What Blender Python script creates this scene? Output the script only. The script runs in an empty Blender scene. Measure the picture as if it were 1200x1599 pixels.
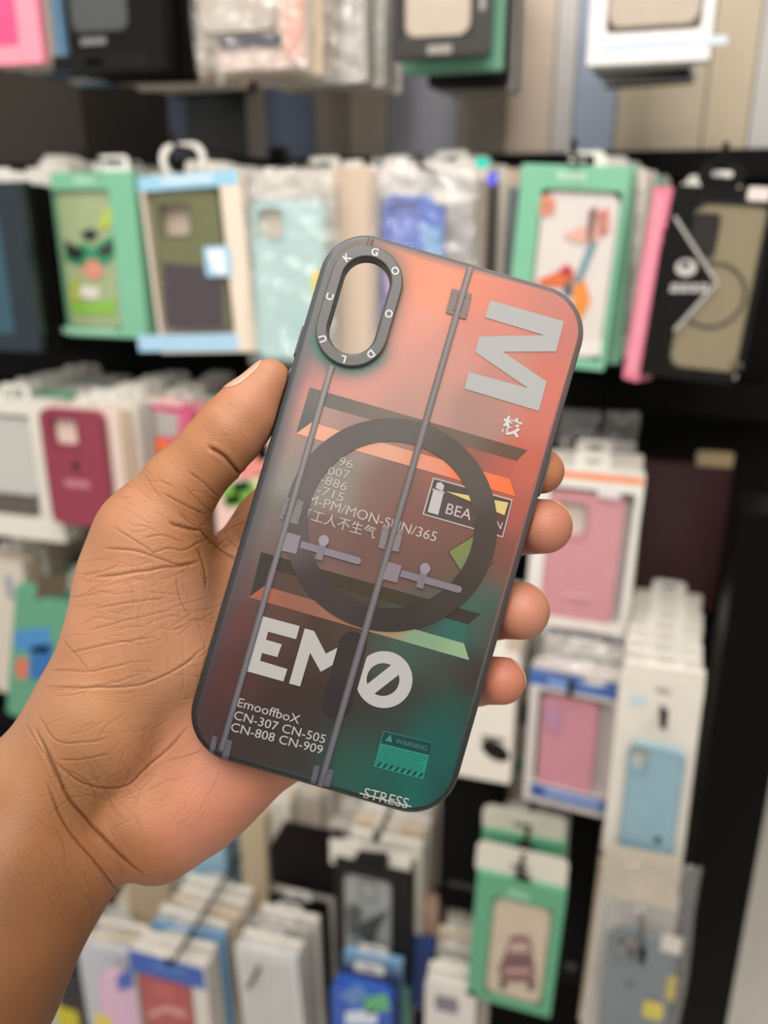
import bpy, math, random
import numpy as np
from mathutils import Vector, Matrix
from mathutils.geometry import delaunay_2d_cdt
random.seed(7); np.random.seed(7)
SC = bpy.context.scene
COL = bpy.context.collection

# ------------------------------------------------------------------ camera
F = 1300.0; CX, CY = 600.0, 799.5
YAW, PITCH = math.radians(16.2), math.radians(19.1)
CAM = Vector((0, 0, 1.5))
FWD = Vector((-math.sin(YAW)*math.cos(PITCH), math.cos(YAW)*math.cos(PITCH), -math.sin(PITCH)))
RIGHT = Vector((math.cos(YAW), math.sin(YAW), 0))
UP = RIGHT.cross(FWD)
CM = Matrix(((RIGHT.x, UP.x, -FWD.x, CAM.x), (RIGHT.y, UP.y, -FWD.y, CAM.y), (RIGHT.z, UP.z, -FWD.z, CAM.z), (0, 0, 0, 1)))
cd = bpy.data.cameras.new('camera'); cam = bpy.data.objects.new('camera', cd); COL.objects.link(cam)
cam.matrix_world = CM
cd.sensor_fit = 'VERTICAL'; cd.sensor_height = 36; cd.lens = F/1599*36
cd.clip_start = 0.01; cd.clip_end = 50
cd.dof.use_dof = True; cd.dof.focus_distance = 0.224; cd.dof.aperture_fstop = 7.6
SC.camera = cam

# ------------------------------------------------------------------ world, lamps, exposure
SC.view_settings.view_transform = 'Standard'; SC.view_settings.look = 'None'
SC.view_settings.gamma = 1; SC.view_settings.exposure = 0.1; SC.view_settings.use_curve_mapping = False
SC.cycles.use_denoising = True; SC.cycles.max_bounces = 8; SC.cycles.transparent_max_bounces = 24
W = bpy.data.worlds.new('shop_interior'); SC.world = W; W.use_nodes = True
W.node_tree.nodes['Background'].inputs[0].default_value = (1.0, 0.95, 0.89, 1)
W.node_tree.nodes['Background'].inputs[1].default_value = 0.5
def area(name, loc, target, size, power, col):
    l = bpy.data.lights.new(name, 'AREA'); l.shape = 'RECTANGLE'; l.size, l.size_y = size; l.energy = power; l.color = col
    o = bpy.data.objects.new(name, l); COL.objects.link(o); o.location = loc
    o.rotation_euler = (Vector(target)-Vector(loc)).to_track_quat('-Z', 'Y').to_euler()
area('ceiling_panel_lamp', (0.1, -0.75, 2.7), (0.0, 0.5, 1.2), (1.4, 0.9), 32, (1, 0.95, 0.88))
area('ceiling_strip_lamp', (-0.5, 0.35, 2.7), (-0.3, 0.95, 1.5), (1.4, 0.15), 9, (1, 0.95, 0.89))
def spot(name, loc, power):
    l = bpy.data.lights.new(name, 'POINT'); l.shadow_soft_size = 0.05; l.energy = power; l.color = (1, .95, .88)
    o = bpy.data.objects.new(name, l); COL.objects.link(o); o.location = loc
for x, y, p in ((-0.75, 0.1, 6), (-0.2, 0.3, 6), (0.25, 0.1, 6), (0.8, 0.0, 5)): spot('downlight_lamp', (x, y, 2.6), p)

# ------------------------------------------------------------------ pixel helpers
def ray(px, py): return (RIGHT*((px-CX)/F) - UP*((py-CY)/F) + FWD)
def atY(px, py, Y):
    d = ray(px, py); return CAM + d*((Y-CAM.y)/d.y)
def project(p):
    q = p-CAM; z = q.dot(FWD); return CX+F*q.dot(RIGHT)/z, CY-F*q.dot(UP)/z

# ------------------------------------------------------------------ materials
def lin(c):
    c = c/255.0; return c/12.92 if c <= 0.04045 else ((c+0.055)/1.055)**2.4
def rgb(c): return tuple(lin(v) for v in c)
MATS = {}
def mat(col, rough=0.5, metal=0, coat=0.0, vary=0.06, name=None):
    key = (tuple(col), rough, metal, coat)
    if key in MATS: return MATS[key]
    m = bpy.data.materials.new(name or 'plain_%d_%d_%d' % tuple(col)); m.use_nodes = True
    nt = m.node_tree; b = nt.nodes['Principled BSDF']
    n = nt.nodes.new('ShaderNodeTexNoise'); n.inputs['Scale'].default_value = 60
    tc = nt.nodes.new('ShaderNodeTexCoord'); nt.links.new(tc.outputs['Object'], n.inputs['Vector'])
    mx = nt.nodes.new('ShaderNodeMix'); mx.data_type = 'RGBA'
    r = rgb(col)
    mx.inputs[6].default_value = tuple(v*(1-vary) for v in r)+(1,); mx.inputs[7].default_value = tuple(min(1, v*(1+vary)) for v in r)+(1,)
    nt.links.new(n.outputs['Fac'], mx.inputs[0]); nt.links.new(mx.outputs[2], b.inputs['Base Color'])
    b.inputs['Roughness'].default_value = rough; b.inputs['Metallic'].default_value = metal; b.inputs['Coat Weight'].default_value = coat
    if max(col) < 40: b.inputs['Specular IOR Level'].default_value = 0.12
    MATS[key] = m; return m
def film_mat(name, tint, gloss, rough, bump):
    m = bpy.data.materials.new(name); m.use_nodes = True; nt = m.node_tree; nt.nodes.clear()
    out = nt.nodes.new('ShaderNodeOutputMaterial'); tr = nt.nodes.new('ShaderNodeBsdfTransparent'); gl = nt.nodes.new('ShaderNodeBsdfGlossy')
    df = nt.nodes.new('ShaderNodeBsdfDiffuse'); df.inputs[0].default_value = (.8, .8, .8, 1)
    tr.inputs[0].default_value = tint+(1,); gl.inputs['Roughness'].default_value = rough; gl.inputs[0].default_value = (1, 1, 1, 1)
    lw = nt.nodes.new('ShaderNodeLayerWeight'); lw.inputs[0].default_value = 0.5
    pw = nt.nodes.new('ShaderNodeMath'); pw.operation = 'POWER'; pw.inputs[1].default_value = 4; nt.links.new(lw.outputs['Facing'], pw.inputs[0])
    add = nt.nodes.new('ShaderNodeMath'); add.operation = 'MULTIPLY_ADD'; add.inputs[1].default_value = .4; add.inputs[2].default_value = gloss; nt.links.new(pw.outputs[0], add.inputs[0])
    mx0 = nt.nodes.new('ShaderNodeMixShader'); mx0.inputs[0].default_value = bump*0.06
    nt.links.new(tr.outputs[0], mx0.inputs[1]); nt.links.new(df.outputs[0], mx0.inputs[2])
    mx = nt.nodes.new('ShaderNodeMixShader'); nt.links.new(add.outputs[0], mx.inputs[0]); nt.links.new(mx0.outputs[0], mx.inputs[1]); nt.links.new(gl.outputs[0], mx.inputs[2])
    n = nt.nodes.new('ShaderNodeTexNoise'); n.inputs['Scale'].default_value = 45; n.inputs['Detail'].default_value = 3
    tc = nt.nodes.new('ShaderNodeTexCoord'); nt.links.new(tc.outputs['Object'], n.inputs['Vector'])
    bp = nt.nodes.new('ShaderNodeBump'); bp.inputs['Strength'].default_value = bump; bp.inputs['Distance'].default_value = 0.02
    nt.links.new(n.outputs[0], bp.inputs['Height']); nt.links.new(bp.outputs[0], gl.inputs['Normal'])
    nt.links.new(mx.outputs[0], out.inputs[0]); return m
FILM = film_mat('clear_window_film', (.98, .98, .98), 0.025, 0.12, 0.03)
BAG = film_mat('crinkled_clear_bag', (.97, .97, .97), 0.09, 0.05, 1.0)

def attr_mat(name, rough, bump=0.0, sss=0.0, coat=0.0):
    m = bpy.data.materials.new(name); m.use_nodes = True; nt = m.node_tree; b = nt.nodes['Principled BSDF']
    a = nt.nodes.new('ShaderNodeAttribute'); a.attribute_name = 'Col'
    nt.links.new(a.outputs['Color'], b.inputs['Base Color']); b.inputs['Roughness'].default_value = rough
    b.inputs['Coat Weight'].default_value = coat
    return m, nt, b, a
PRINT, _, _b, _ = attr_mat('printed_frosted_panel', 0.42); _b.inputs['Specular IOR Level'].default_value = 0.2
SKIN, nt, b, a = attr_mat('skin', 0.5)
b.inputs['Subsurface Weight'].default_value = 0.12; b.inputs['Subsurface Radius'].default_value = (1.0, 0.35, 0.18); b.inputs['Subsurface Scale'].default_value = 0.004
b.inputs['Specular IOR Level'].default_value = 0.4
tc = nt.nodes.new('ShaderNodeTexCoord')
hs = []
for rot, sc in ((0.55, (420, 1500, 900)), (-0.75, (520, 1700, 900)), (0.2, (1500, 1300, 1400))):
    mp = nt.nodes.new('ShaderNodeMapping'); mp.inputs['Rotation'].default_value = (0, 0, rot); mp.inputs['Scale'].default_value = sc; nt.links.new(tc.outputs['Object'], mp.inputs['Vector'])
    v = nt.nodes.new('ShaderNodeTexVoronoi'); v.feature = 'DISTANCE_TO_EDGE'; v.inputs['Scale'].default_value = 1.0; nt.links.new(mp.outputs[0], v.inputs['Vector'])
    m_ = nt.nodes.new('ShaderNodeMath'); m_.operation = 'MINIMUM'; m_.inputs[1].default_value = .22; nt.links.new(v.outputs['Distance'], m_.inputs[0]); hs.append(m_)
ad = nt.nodes.new('ShaderNodeMath'); ad.operation = 'ADD'; nt.links.new(hs[0].outputs[0], ad.inputs[0]); nt.links.new(hs[1].outputs[0], ad.inputs[1])
a2 = nt.nodes.new('ShaderNodeMath'); a2.operation = 'MULTIPLY_ADD'; a2.inputs[1].default_value = .5; nt.links.new(hs[2].outputs[0], a2.inputs[0]); nt.links.new(ad.outputs[0], a2.inputs[2])
bp = nt.nodes.new('ShaderNodeBump'); bp.inputs['Strength'].default_value = 0.2; bp.inputs['Distance'].default_value = 0.0006
nt.links.new(a2.outputs[0], bp.inputs['Height']); nt.links.new(bp.outputs[0], b.inputs['Normal'])
n2 = nt.nodes.new('ShaderNodeTexNoise'); n2.inputs['Scale'].default_value = 70; n2.inputs['Detail'].default_value = 5; nt.links.new(tc.outputs['Object'], n2.inputs['Vector'])
mr = nt.nodes.new('ShaderNodeMapRange'); mr.inputs[1].default_value = .3; mr.inputs[2].default_value = .7; mr.inputs[3].default_value = .92; mr.inputs[4].default_value = 1.07; nt.links.new(n2.outputs['Fac'], mr.inputs[0])
vm = nt.nodes.new('ShaderNodeVectorMath'); vm.operation = 'SCALE'; nt.links.new(a.outputs['Color'], vm.inputs[0]); nt.links.new(mr.outputs[0], vm.inputs['Scale'])
nt.links.new(vm.outputs[0], b.inputs['Base Color'])

# frosted bumper: tinted, slightly see-through plastic
BUMPER = bpy.data.materials.new('smoky_frosted_bumper'); BUMPER.use_nodes = True
b = BUMPER.node_tree.nodes['Principled BSDF']; a = BUMPER.node_tree.nodes.new('ShaderNodeAttribute'); a.attribute_name = 'Col'; BUMPER.node_tree.links.new(a.outputs['Color'], b.inputs['Base Color'])
b.inputs['Roughness'].default_value = 0.3; b.inputs['Transmission Weight'].default_value = 0.4; b.inputs['IOR'].default_value = 1.4

# ------------------------------------------------------------------ object helpers
def obj(name, verts, faces, m, parent=None, smooth=False):
    me = bpy.data.meshes.new(name); me.from_pydata([tuple(v) for v in verts], [], [tuple(f) for f in faces]); me.update()
    if m: me.materials.append(m)
    if smooth: me.polygons.foreach_set('use_smooth', [True]*len(me.polygons))
    o = bpy.data.objects.new(name, me); COL.objects.link(o)
    if parent: o.parent = parent
    return o
def tag(o, label, cat, group=None):
    o['label'] = label; o['category'] = cat
    if len(label.split()) > 16: print('LONG', len(label.split()), label)
    if group: o['group'] = group
    return o
def thing(name, label, cat, mw, group=None):
    o = bpy.data.objects.new(name, None); COL.objects.link(o); o.matrix_world = mw; o.empty_display_size = .02
    return tag(o, label, cat, group)
def structure(o): o['kind'] = 'structure'; return o
def boxm(x0, x1, y0, y1, z0, z1):
    v = [(x, y, z) for x in (x0, x1) for y in (y0, y1) for z in (z0, z1)]
    return v, [(0, 1, 3, 2), (4, 6, 7, 5), (0, 4, 5, 1), (2, 3, 7, 6), (0, 2, 6, 4), (1, 5, 7, 3)]
def merge(*ms):
    V, Fc = [], []
    for v, f in ms:
        k = len(V); V += list(v); Fc += [tuple(i+k for i in q) for q in f]
    return V, Fc
def tube(pts, r, n=8):
    pts = [Vector(p) for p in pts]; V, Fc = [], []
    for i, p in enumerate(pts):
        t = (pts[min(i+1, len(pts)-1)]-pts[max(i-1, 0)]).normalized()
        a = t.cross(Vector((1, 0, 0)) if abs(t.x) < .8 else Vector((0, 0, 1))).normalized(); b_ = t.cross(a)
        for k in range(n): V.append(p+a*r*math.cos(2*math.pi*k/n)+b_*r*math.sin(2*math.pi*k/n))
    for i in range(len(pts)-1):
        for k in range(n): Fc.append((i*n+k, i*n+(k+1) % n, (i+1)*n+(k+1) % n, (i+1)*n+k))
    Fc.append(tuple(range(n))[::-1]); Fc.append(tuple((len(pts)-1)*n+k for k in range(n)))
    return V, Fc
def rr(x0, x1, z0, z1, r, n=6):
    out = []; r = min(r, (x1-x0)/2-1e-6, (z1-z0)/2-1e-6)
    for cx, cz, a0 in ((x1-r, z1-r, 0), (x0+r, z1-r, 90), (x0+r, z0+r, 180), (x1-r, z0+r, 270)):
        for k in range(n+1):
            a = math.radians(a0+90*k/n); out.append((cx+r*math.cos(a), cz+r*math.sin(a)))
    return out
def ell(cx, cz, rx, rz=None, n=24, rot=0):
    rz = rz or rx; c, s = math.cos(rot), math.sin(rot); o = []
    for k in range(n):
        a = 2*math.pi*k/n; x, y = rx*math.cos(a), rz*math.sin(a); o.append((cx+x*c-y*s, cz+x*s+y*c))
    return o
def inside(p, loops):
    c = False
    for L in loops:
        j = len(L)-1
        for i in range(len(L)):
            (xi, yi), (xj, yj) = L[i], L[j]
            if (yi > p[1]) != (yj > p[1]) and p[0] < (xj-xi)*(p[1]-yi)/(yj-yi)+xi: c = not c
            j = i
    return c
def fill(loops, extra=()):
    V, E = [], []
    for L in loops:
        k = len(V); V += [Vector(p) for p in L]; E += [(k+i, k+(i+1) % len(L)) for i in range(len(L))]
    V += [Vector(p) for p in extra]
    ov, oe, of, *_ = delaunay_2d_cdt(V, E, [], 0, 1e-7)
    F2 = []
    for f in of:
        c = sum((ov[i] for i in f), Vector((0, 0)))/len(f)
        if inside(c, loops): F2.append(tuple(f))
    return [(v.x, v.y) for v in ov], F2
def plate(loops, y0, y1):
    """solid sheet in the x-z plane, front at y0, back at y1"""
    v2, f2 = fill(loops); n = len(v2)
    V = [(x, y0, z) for x, z in v2]+[(x, y1, z) for x, z in v2]
    Fc = list(f2)+[tuple(i+n for i in f[::-1]) for f in f2]
    for L in loops:
        k = len(V); m = len(L); V += [(x, y0, z) for x, z in L]+[(x, y1, z) for x, z in L]
        Fc += [(k+i, k+(i+1) % m, k+m+(i+1) % m, k+m+i) for i in range(m)]
    return V, Fc
def dup(root, mw, label=None, group=None):
    r = root.copy(); COL.objects.link(r); r.matrix_world = mw
    if label: r['label'] = label
    if group: r['group'] = group
    for ch in root.children:
        c = ch.copy(); COL.objects.link(c); c.parent = r
        for g in ch.children:
            d = g.copy(); COL.objects.link(d); d.parent = c
    return r
def text2d(body, bold=0.0):
    c = bpy.data.curves.new('t', 'FONT'); c.body = body; c.resolution_u = 4; c.offset = bold
    o = bpy.data.objects.new('t', c); COL.objects.link(o); bpy.context.view_layer.update()
    e = o.evaluated_get(bpy.context.evaluated_depsgraph_get()); me = e.to_mesh()
    V = [(v.co.x, v.co.y) for v in me.vertices]; Fc = [tuple(p.vertices) for p in me.polygons]
    e.to_mesh_clear(); bpy.data.objects.remove(o); bpy.data.curves.remove(c)
    return V, Fc

# ------------------------------------------------------------------ the setting
WY = 1.08
def wall_px(xL, xR, z0, z1, y0, y1):
    a = atY(xL, 300, y0).x; b_ = atY(xR, 300, y0).x; return boxm(a, b_, y0, y1, z0, z1)
structure(obj('floor', *boxm(-3, 4, -1.5, 5, -0.05, 0), mat((206, 201, 190), 0.15, vary=.14)))
structure(obj('wall_back', *boxm(-1.6, atY(1185, 900, WY+.01).x, WY+.02, WY+.06, 0, 2.6), mat((7, 6, 6), .7)))
ZL = 1.578
seams = [(-420, 130, (46, 38, 30)), (130, 262, (38, 33, 29)), (262, 292, (72, 80, 96)), (292, 384, (44, 46, 48)), (384, 415, (150, 142, 130)), (415, 490, (96, 108, 132)), (490, 545, (140, 130, 118)),  # pack shadows (browns, darks) and blue reflections painted in as panel tones
         (545, 604, (186, 172, 158)), (604, 716, (150, 152, 162)), (716, 790, (146, 136, 122)), (790, 862, (190, 174, 158)), (862, 895, (182, 178, 176)), (895, 962, (140, 152, 170)), (962, 1100, (172, 160, 140)),
         (1100, 1172, (176, 162, 140)), (1172, 1500, (176, 174, 172))]
for i, (a, b_, c) in enumerate(seams):
    xa, xb = atY(a, 180, WY).x, atY(b_, 180, WY).x
    structure(obj('wall_panel_%d' % (i+1), *boxm(xa+.0008, xb-.0008, WY, WY+.02, ZL, 2.5), mat(c, .28)))
structure(obj('trim_1', *boxm(-1.6, .75, WY-.018, WY+.02, ZL-.03, ZL), mat((5, 5, 5), .6)))
structure(obj('trim_2', *boxm(-1.6, atY(1183, 900, WY+.01).x, WY-.05, WY+.02, 1.285, 1.325), mat((6, 6, 6), .6)))
structure(obj('trim_3', *boxm(-1.6, atY(1183, 900, WY+.01).x, WY-.05, WY+.02, 0.985, 1.015), mat((6, 6, 6), .6)))
structure(obj('trim_4', *boxm(-1.6, atY(1183, 900, WY+.01).x, WY-.05, WY+.02, 0.665, 0.695), mat((6, 6, 6), .6)))
# black display upright at the right and the dark counter past it
pA = atY(1098, 1400, .80)
up_ = thing('display_upright', 'black square display post beside the pale floor at the stand\'s end', 'post', Matrix.Translation((pA.x+.005, .80, 0)))
obj('post', *boxm(-.027, .035, -.03, .03, 0, 1.255), mat((4, 4, 4), .45), up_)
obj('foot', *boxm(-.06, .07, -.09, .09, 0, .02), mat((4, 4, 4), .45), up_)
co = thing('counter', 'dark brown counter standing on the pale floor past the black post', 'counter', Matrix.Translation((1.05, 2.5, 0)))
obj('counter_body', *boxm(-.75, 1.2, 0, .5, 0.1, .95), mat((34, 28, 24), .5), co)
obj('counter_top', *boxm(-.78, 1.22, -.03, .5, .95, .99), mat((60, 50, 40), .3), co)
obj('plinth', *boxm(-.74, 1.18, .03, .5, 0, .1), mat((20, 18, 16), .5), co)

# ------------------------------------------------------------------ packs on hooks
class Pack:
    def __init__(s, name, label, cat, xL, xR, yT, yB, Y, yaw=0.0, roll=0.0, group=None, z=None):
        yaw, roll = math.radians(yaw), math.radians(roll)
        s.O = atY((xL+xR)/2, yT, Y); s.ax = Vector((math.cos(yaw), math.sin(yaw), 0)); s.n = Vector((math.sin(yaw), -math.cos(yaw), 0))
        s.w = (s.hit(xR, yT)-s.hit(xL, yT)).dot(s.ax)
        lo, hi = 0.0, 1.0
        for _ in range(40):
            m = (lo+hi)/2
            if project(s.O-Vector((0, 0, m)))[1] < yB: lo = m
            else: hi = m
        s.h = lo
        s.mw = Matrix.Translation(s.O) @ Matrix.Rotation(yaw, 4, 'Z') @ Matrix.Rotation(roll, 4, 'Y')
        s.inv = s.mw.inverted(); s.yaw = yaw
        s.root = thing(name, label, cat, s.mw, group)
    def hit(s, px, py):
        d = ray(px, py); return CAM+d*((s.O-CAM).dot(s.n)/d.dot(s.n))
    def loc(s, px, py):
        q = s.inv @ s.hit(px, py); return (q.x, q.z)
    def rect(s, x0, x1, y0, y1, r=0.002, n=6):
        a = s.loc(x0, (y0+y1)/2)[0]; b_ = s.loc(x1, (y0+y1)/2)[0]; c = s.loc((x0+x1)/2, y1)[1]; d = s.loc((x0+x1)/2, y0)[1]
        return rr(a, b_, c, d, r, n)
    def poly(s, pts): return [s.loc(*p) for p in pts]
    def add(s, name, loops, y0, y1, m, parent=None): return obj(name, *plate(loops, y0, y1), m, parent or s.root)

def case_part(P, rect, col, cut=None, y0=.004, y1=.012, r=.011, rough=.45, ring=None, emblem=None, name='phone_case', lens=None):
    L = [P.rect(*rect, r=r)]
    if cut: L.append(P.rect(*cut, r=.005))
    c = P.add(name, L, y0, y1, mat(col, rough))
    rim = [P.rect(*rect, r=r), P.rect(rect[0]+3, rect[1]-3, rect[2]+3, rect[3]-3, r=r*.85)]
    P.add('raised_edge', rim, y0-.0006, y0, mat(tuple(int(v*.93) for v in col), rough), c)
    if cut:
        P.add('camera_surround', [P.rect(cut[0]-3, cut[1]+3, cut[2]-3, cut[3]+3, r=.006), P.rect(*cut, r=.005)], y0-.0012, y0, mat(tuple(int(v*.9) for v in col), rough), c)
    if lens:
        for (lx, ly, lr) in lens:
            q = P.loc(lx, ly); P.add('lens_hole', [ell(q[0], q[1], lr)], y0-.002, y0, mat((18, 18, 20), .2), c)
    if emblem: # (px,py,r mm, col)
        q = P.loc(emblem[0], emblem[1]); P.add('emblem', [ell(q[0], q[1], emblem[2], emblem[2]*1.1)], y0-.0005, y0, mat(emblem[3], .4), c)
    return c
def tab_part(P, x0, x1, y0, y1, col, slot=True, name='hang_tab', back=.003):
    L = [P.rect(x0, x1, y0, y1, r=.006)]
    if slot:
        cx, cy = (x0+x1)/2, y0+(y1-y0)*.45; q = P.loc(cx, cy)
        L.append(rr(q[0]-.012, q[0]+.012, q[1]-.003, q[1]+.003, .003))
        s_ = P.loc(cx, cy); P.slot = s_
    return P.add(name, L, back, back+.0012, mat(col, .4))
def hoop_part(P, x0, x1, y0, y1, col):
    a = P.rect(x0, x1, y0, y1, r=.02, n=8); (xa, za), (xb, zb) = P.loc(x0, y0), P.loc(x1, y1)
    xa2, xb2 = xa+.0045, xb-.0045
    return P.add('hang_hoop', [a, rr(xa2, xb2, zb, za-.005, .015, 8)], .004, .0065, mat(col, .35))
def window_box(P, col, win, t=.018, inner=(225, 220, 212), wr=.004, back=None):
    hw, h = P.w/2, P.h; wl = P.rect(*win, r=wr)
    V, Fc = merge(plate([rr(-hw, hw, -h, 0, .0012, 2), wl], 0, t-.001), plate([rr(-hw, hw, -h, 0, .0012, 2)], t-.001, t))
    bx = obj('box', V, Fc, mat(col, .4), P.root)
    P.add('inner_card', [P.rect(win[0]-2, win[1]+2, win[2]-2, win[3]+2, r=wr)], t-.003, t-.0015, mat(back or inner, .6), bx)
    P.add('window_film', [P.rect(win[0]-1, win[1]+1, win[2]-1, win[3]+1, r=wr)], .0006, .0010, FILM, bx)
    return bx
def band(P, x0, x1, y0, y1, col, words=None, name='band'):
    """printed band across the front; words = list of small light strips in pixels"""
    b_ = P.add(name, [P.rect(x0, x1, y0, y1, r=.0006, n=2)], -.0004, 0.0002, mat(col, .4))
    for wd in words or []: P.add('lettering', [P.rect(*wd[:4], r=.001, n=2)], -.0007, -.0003, mat(wd[4], .5), b_)
    return b_
def bag_part(P, x0, x1, y0, y1, t=.022, seed=0, name='clear_bag', amp=.004):
    rs = np.random.RandomState(seed); a = P.loc(x0, (y0+y1)/2)[0]; b_ = P.loc(x1, (y0+y1)/2)[0]; d = P.loc((x0+x1)/2, y0)[1]; c = P.loc((x0+x1)/2, y1)[1]
    nx, nz = 14, 22; ph = rs.rand(6)*6; V = []; Fc = []
    for side in (0, 1):
        for j in range(nz+1):
            for i in range(nx+1):
                u, w = i/nx, j/nz
                e = (4*u*(1-u))**.5*(min(1, 4*w*(1-w)))**.4
                wob = amp*e*(math.sin(7*u+ph[0]+5*w)+.8*math.sin(15*w+ph[1]+3*u)+.6*math.sin(19*u-11*w+ph[2])+rs.randn()*.35)/2
                y = (-e*t*.25+wob-.001) if side == 0 else t*.8*e+.0005+t*.0
                V.append((a+(b_-a)*u+(.0015*math.sin(9*w+ph[3]) if i in (0, nx) else 0), y, c+(d-c)*w))
    N = (nx+1)*(nz+1)
    for s_ in (0, N):
        for j in range(nz):
            for i in range(nx):
                k = s_+j*(nx+1)+i; Fc.append((k, k+1, k+nx+2, k+nx+1) if s_ == 0 else (k, k+nx+1, k+nx+2, k+1))
    return obj(name, V, Fc, BAG, P.root, True)

# ---- packs seen only edge-on behind a front pack: one of each kind, then copies
PROTO = {}
def edge_proto(kind, w=.1, h=.18):
    if kind in PROTO: return PROTO[kind].copy() and PROTO[kind]
    spec = {'white': ((226, 220, 210), 'boxed_case'), 'cream': ((214, 196, 172), 'boxed_case'), 'black': ((14, 13, 13), 'boxed_case'), 'green': ((120, 178, 148), 'boxed_case'),
            'grey': ((176, 172, 166), 'boxed_case'), 'blue': ((120, 160, 196), 'boxed_case'), 'clear': ((222, 214, 204), 'bagged_case'), 'navy': ((40, 52, 84), 'boxed_case'), 'pink': ((226, 150, 160), 'boxed_case')}[kind]
    return spec
EDGE = []
def stack(P, kinds, n, step=.012, label='', group='', dx=.0, jit=.003, w=None, h=None, dz=-.002, start=.024):
    """n packs hanging behind P on the same hook"""
    w = w or P.w; h = h or P.h
    protos = {}
    for i in range(n):
        k = kinds[i % len(kinds)]
        c, nm = edge_proto(k) if k not in PROTO else PROTO[k]
        PROTO[k] = (c, nm)
        y = start+step*i; off = Vector((dx*i+random.uniform(-jit, jit), y, dz*i*0+random.uniform(-jit, jit)*.7))
        world = P.mw @ off
        if world.y > WY-.03: break
        mw = Matrix.Translation(world) @ Matrix.Rotation(P.yaw+math.radians(random.uniform(-3, 3)), 4, 'Z') @ Matrix.Rotation(math.radians(random.uniform(-1.3, 1.3)), 4, 'Y')
        if k in protos:
            dup(protos[k], mw, label, group)
        else:
            r = thing(nm, label, 'phone case pack', mw, group); protos[k] = r
            hw = w/2*.97; t = min(.010, step*.8)
            if k == 'clear':
                obj('backing_card', *plate([rr(-hw, hw, -h, 0, .004)], t*.5, t*.5+.001), mat(c, .5), r)
                obj('clear_blister', *plate([rr(-hw*.92, hw*.92, -h*.97, -.012, .008)], 0, t*.45), BAG, r)
            else:
                b_ = obj('box', *plate([rr(-hw, hw, -h, 0, .002, 2)], 0, t), mat(c, .45), r)
                obj('hang_tab', *plate([rr(-.018, .018, -.002, .014, .006), rr(-.008, .008, .003, .008, .0024)], t*.4, t*.4+.001), mat((225, 222, 215), .4), r)
HOOKN = 0
def hook(P, px, py, label, tip=.012, front=.03):
    """black wire hook through the hang slots; (px,py) is where its tip shows"""
    d = ray(px, py); p = CAM+d*(((P.O.y-front)-CAM.y)/d.y); L = WY-p.y
    r = thing('display_hook', label, 'hook', Matrix.Translation((p.x, WY, p.z-tip)), 'black hooks of the display')
    obj('wire', *tube([(0, 0, 0), (0, -L+.006, 0), (0, -L, .003), (0, -L, tip)], .0026), mat((22, 20, 20), .3), r, True)
    obj('back_plate', *boxm(-.012, .012, -.006, 0, -.015, .02), mat((22, 20, 20), .3), r)
    return r
# ------------------------------------------------------------------ the phone case held in front
PR = np.array([[0.96015234, 0.2793048, 0.0098134], [-0.27946766, 0.95981698, 0.02547915], [-0.00230262, -0.02720639, 0.99962719]])
# re-orthonormalise, columns = case right, up, towards the viewer
PT = np.array([1.32793149, -2.48978181, -223.374064])         # mm, camera frame
CW, CH, CT, CR = 74.4, 147.6, 9.8, 13.0
def l2px(u, v, n=0.0):
    q = PR @ np.array([u, v, n])+PT; return CX+F*q[0]/-q[2], CY-F*q[1]/-q[2]
def px2l(px, py):
    d = np.array([(px-CX)/F, -(py-CY)/F, -1.0]); nn = PR[:, 2]; t = (PT @ nn)/(d @ nn); q = PR.T @ (d*t-PT); return q[0], q[1]
M4 = Matrix([[*PR[0], PT[0]/1000], [*PR[1], PT[1]/1000], [*PR[2], PT[2]/1000], [0, 0, 0, 1]])
case = thing('phone_case', 'translucent smoky phone case with orange to teal print, held in the hand', 'phone case', CM @ M4)
MM = .001
def rrect(inset, n=14):
    return rr(-CW/2+inset, CW/2-inset, -CH/2+inset, CH/2-inset, max(CR-inset, 2), n)
PROF = [(2.0, 0.0), (1.75, -.04), (1.5, -.13), (1.2, -.3), (.75, -.62), (.4, -1.1), (.15, -1.8), (0, -2.8), (0, -8.2), (.15, -9.0), (.5, -9.6), (1.0, -9.8), (1.5, -9.6), (1.7, -9.0), (1.7, -1.6), (2.0, -1.2)]
def surf(u, v):
    """height of the back surface at (u, v)"""
    qx, qy = abs(u)-(CW/2-CR), abs(v)-(CH/2-CR)
    d = CR-(math.hypot(max(qx, 0), max(qy, 0))+min(max(qx, qy), 0))
    if d >= 2: return 0.0
    for (a, na), (b_, nb) in zip(PROF, PROF[1:]):
        if b_ <= d <= a: return na+(nb-na)*(a-d)/max(a-b_, 1e-6)
    return -2.8
# camera opening
RC = px2l(561.5, 479.5); RSEG = 6.85
def stad(R, n=20, seg=RSEG):
    o = []
    for k in range(n+1): a = math.pi*k/n; o.append((RC[0]+R*math.cos(a), RC[1]+seg+R*math.sin(a)))
    for k in range(n+1): a = math.pi+math.pi*k/n; o.append((RC[0]+R*math.cos(a), RC[1]-seg+R*math.sin(a)))
    return o
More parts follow.
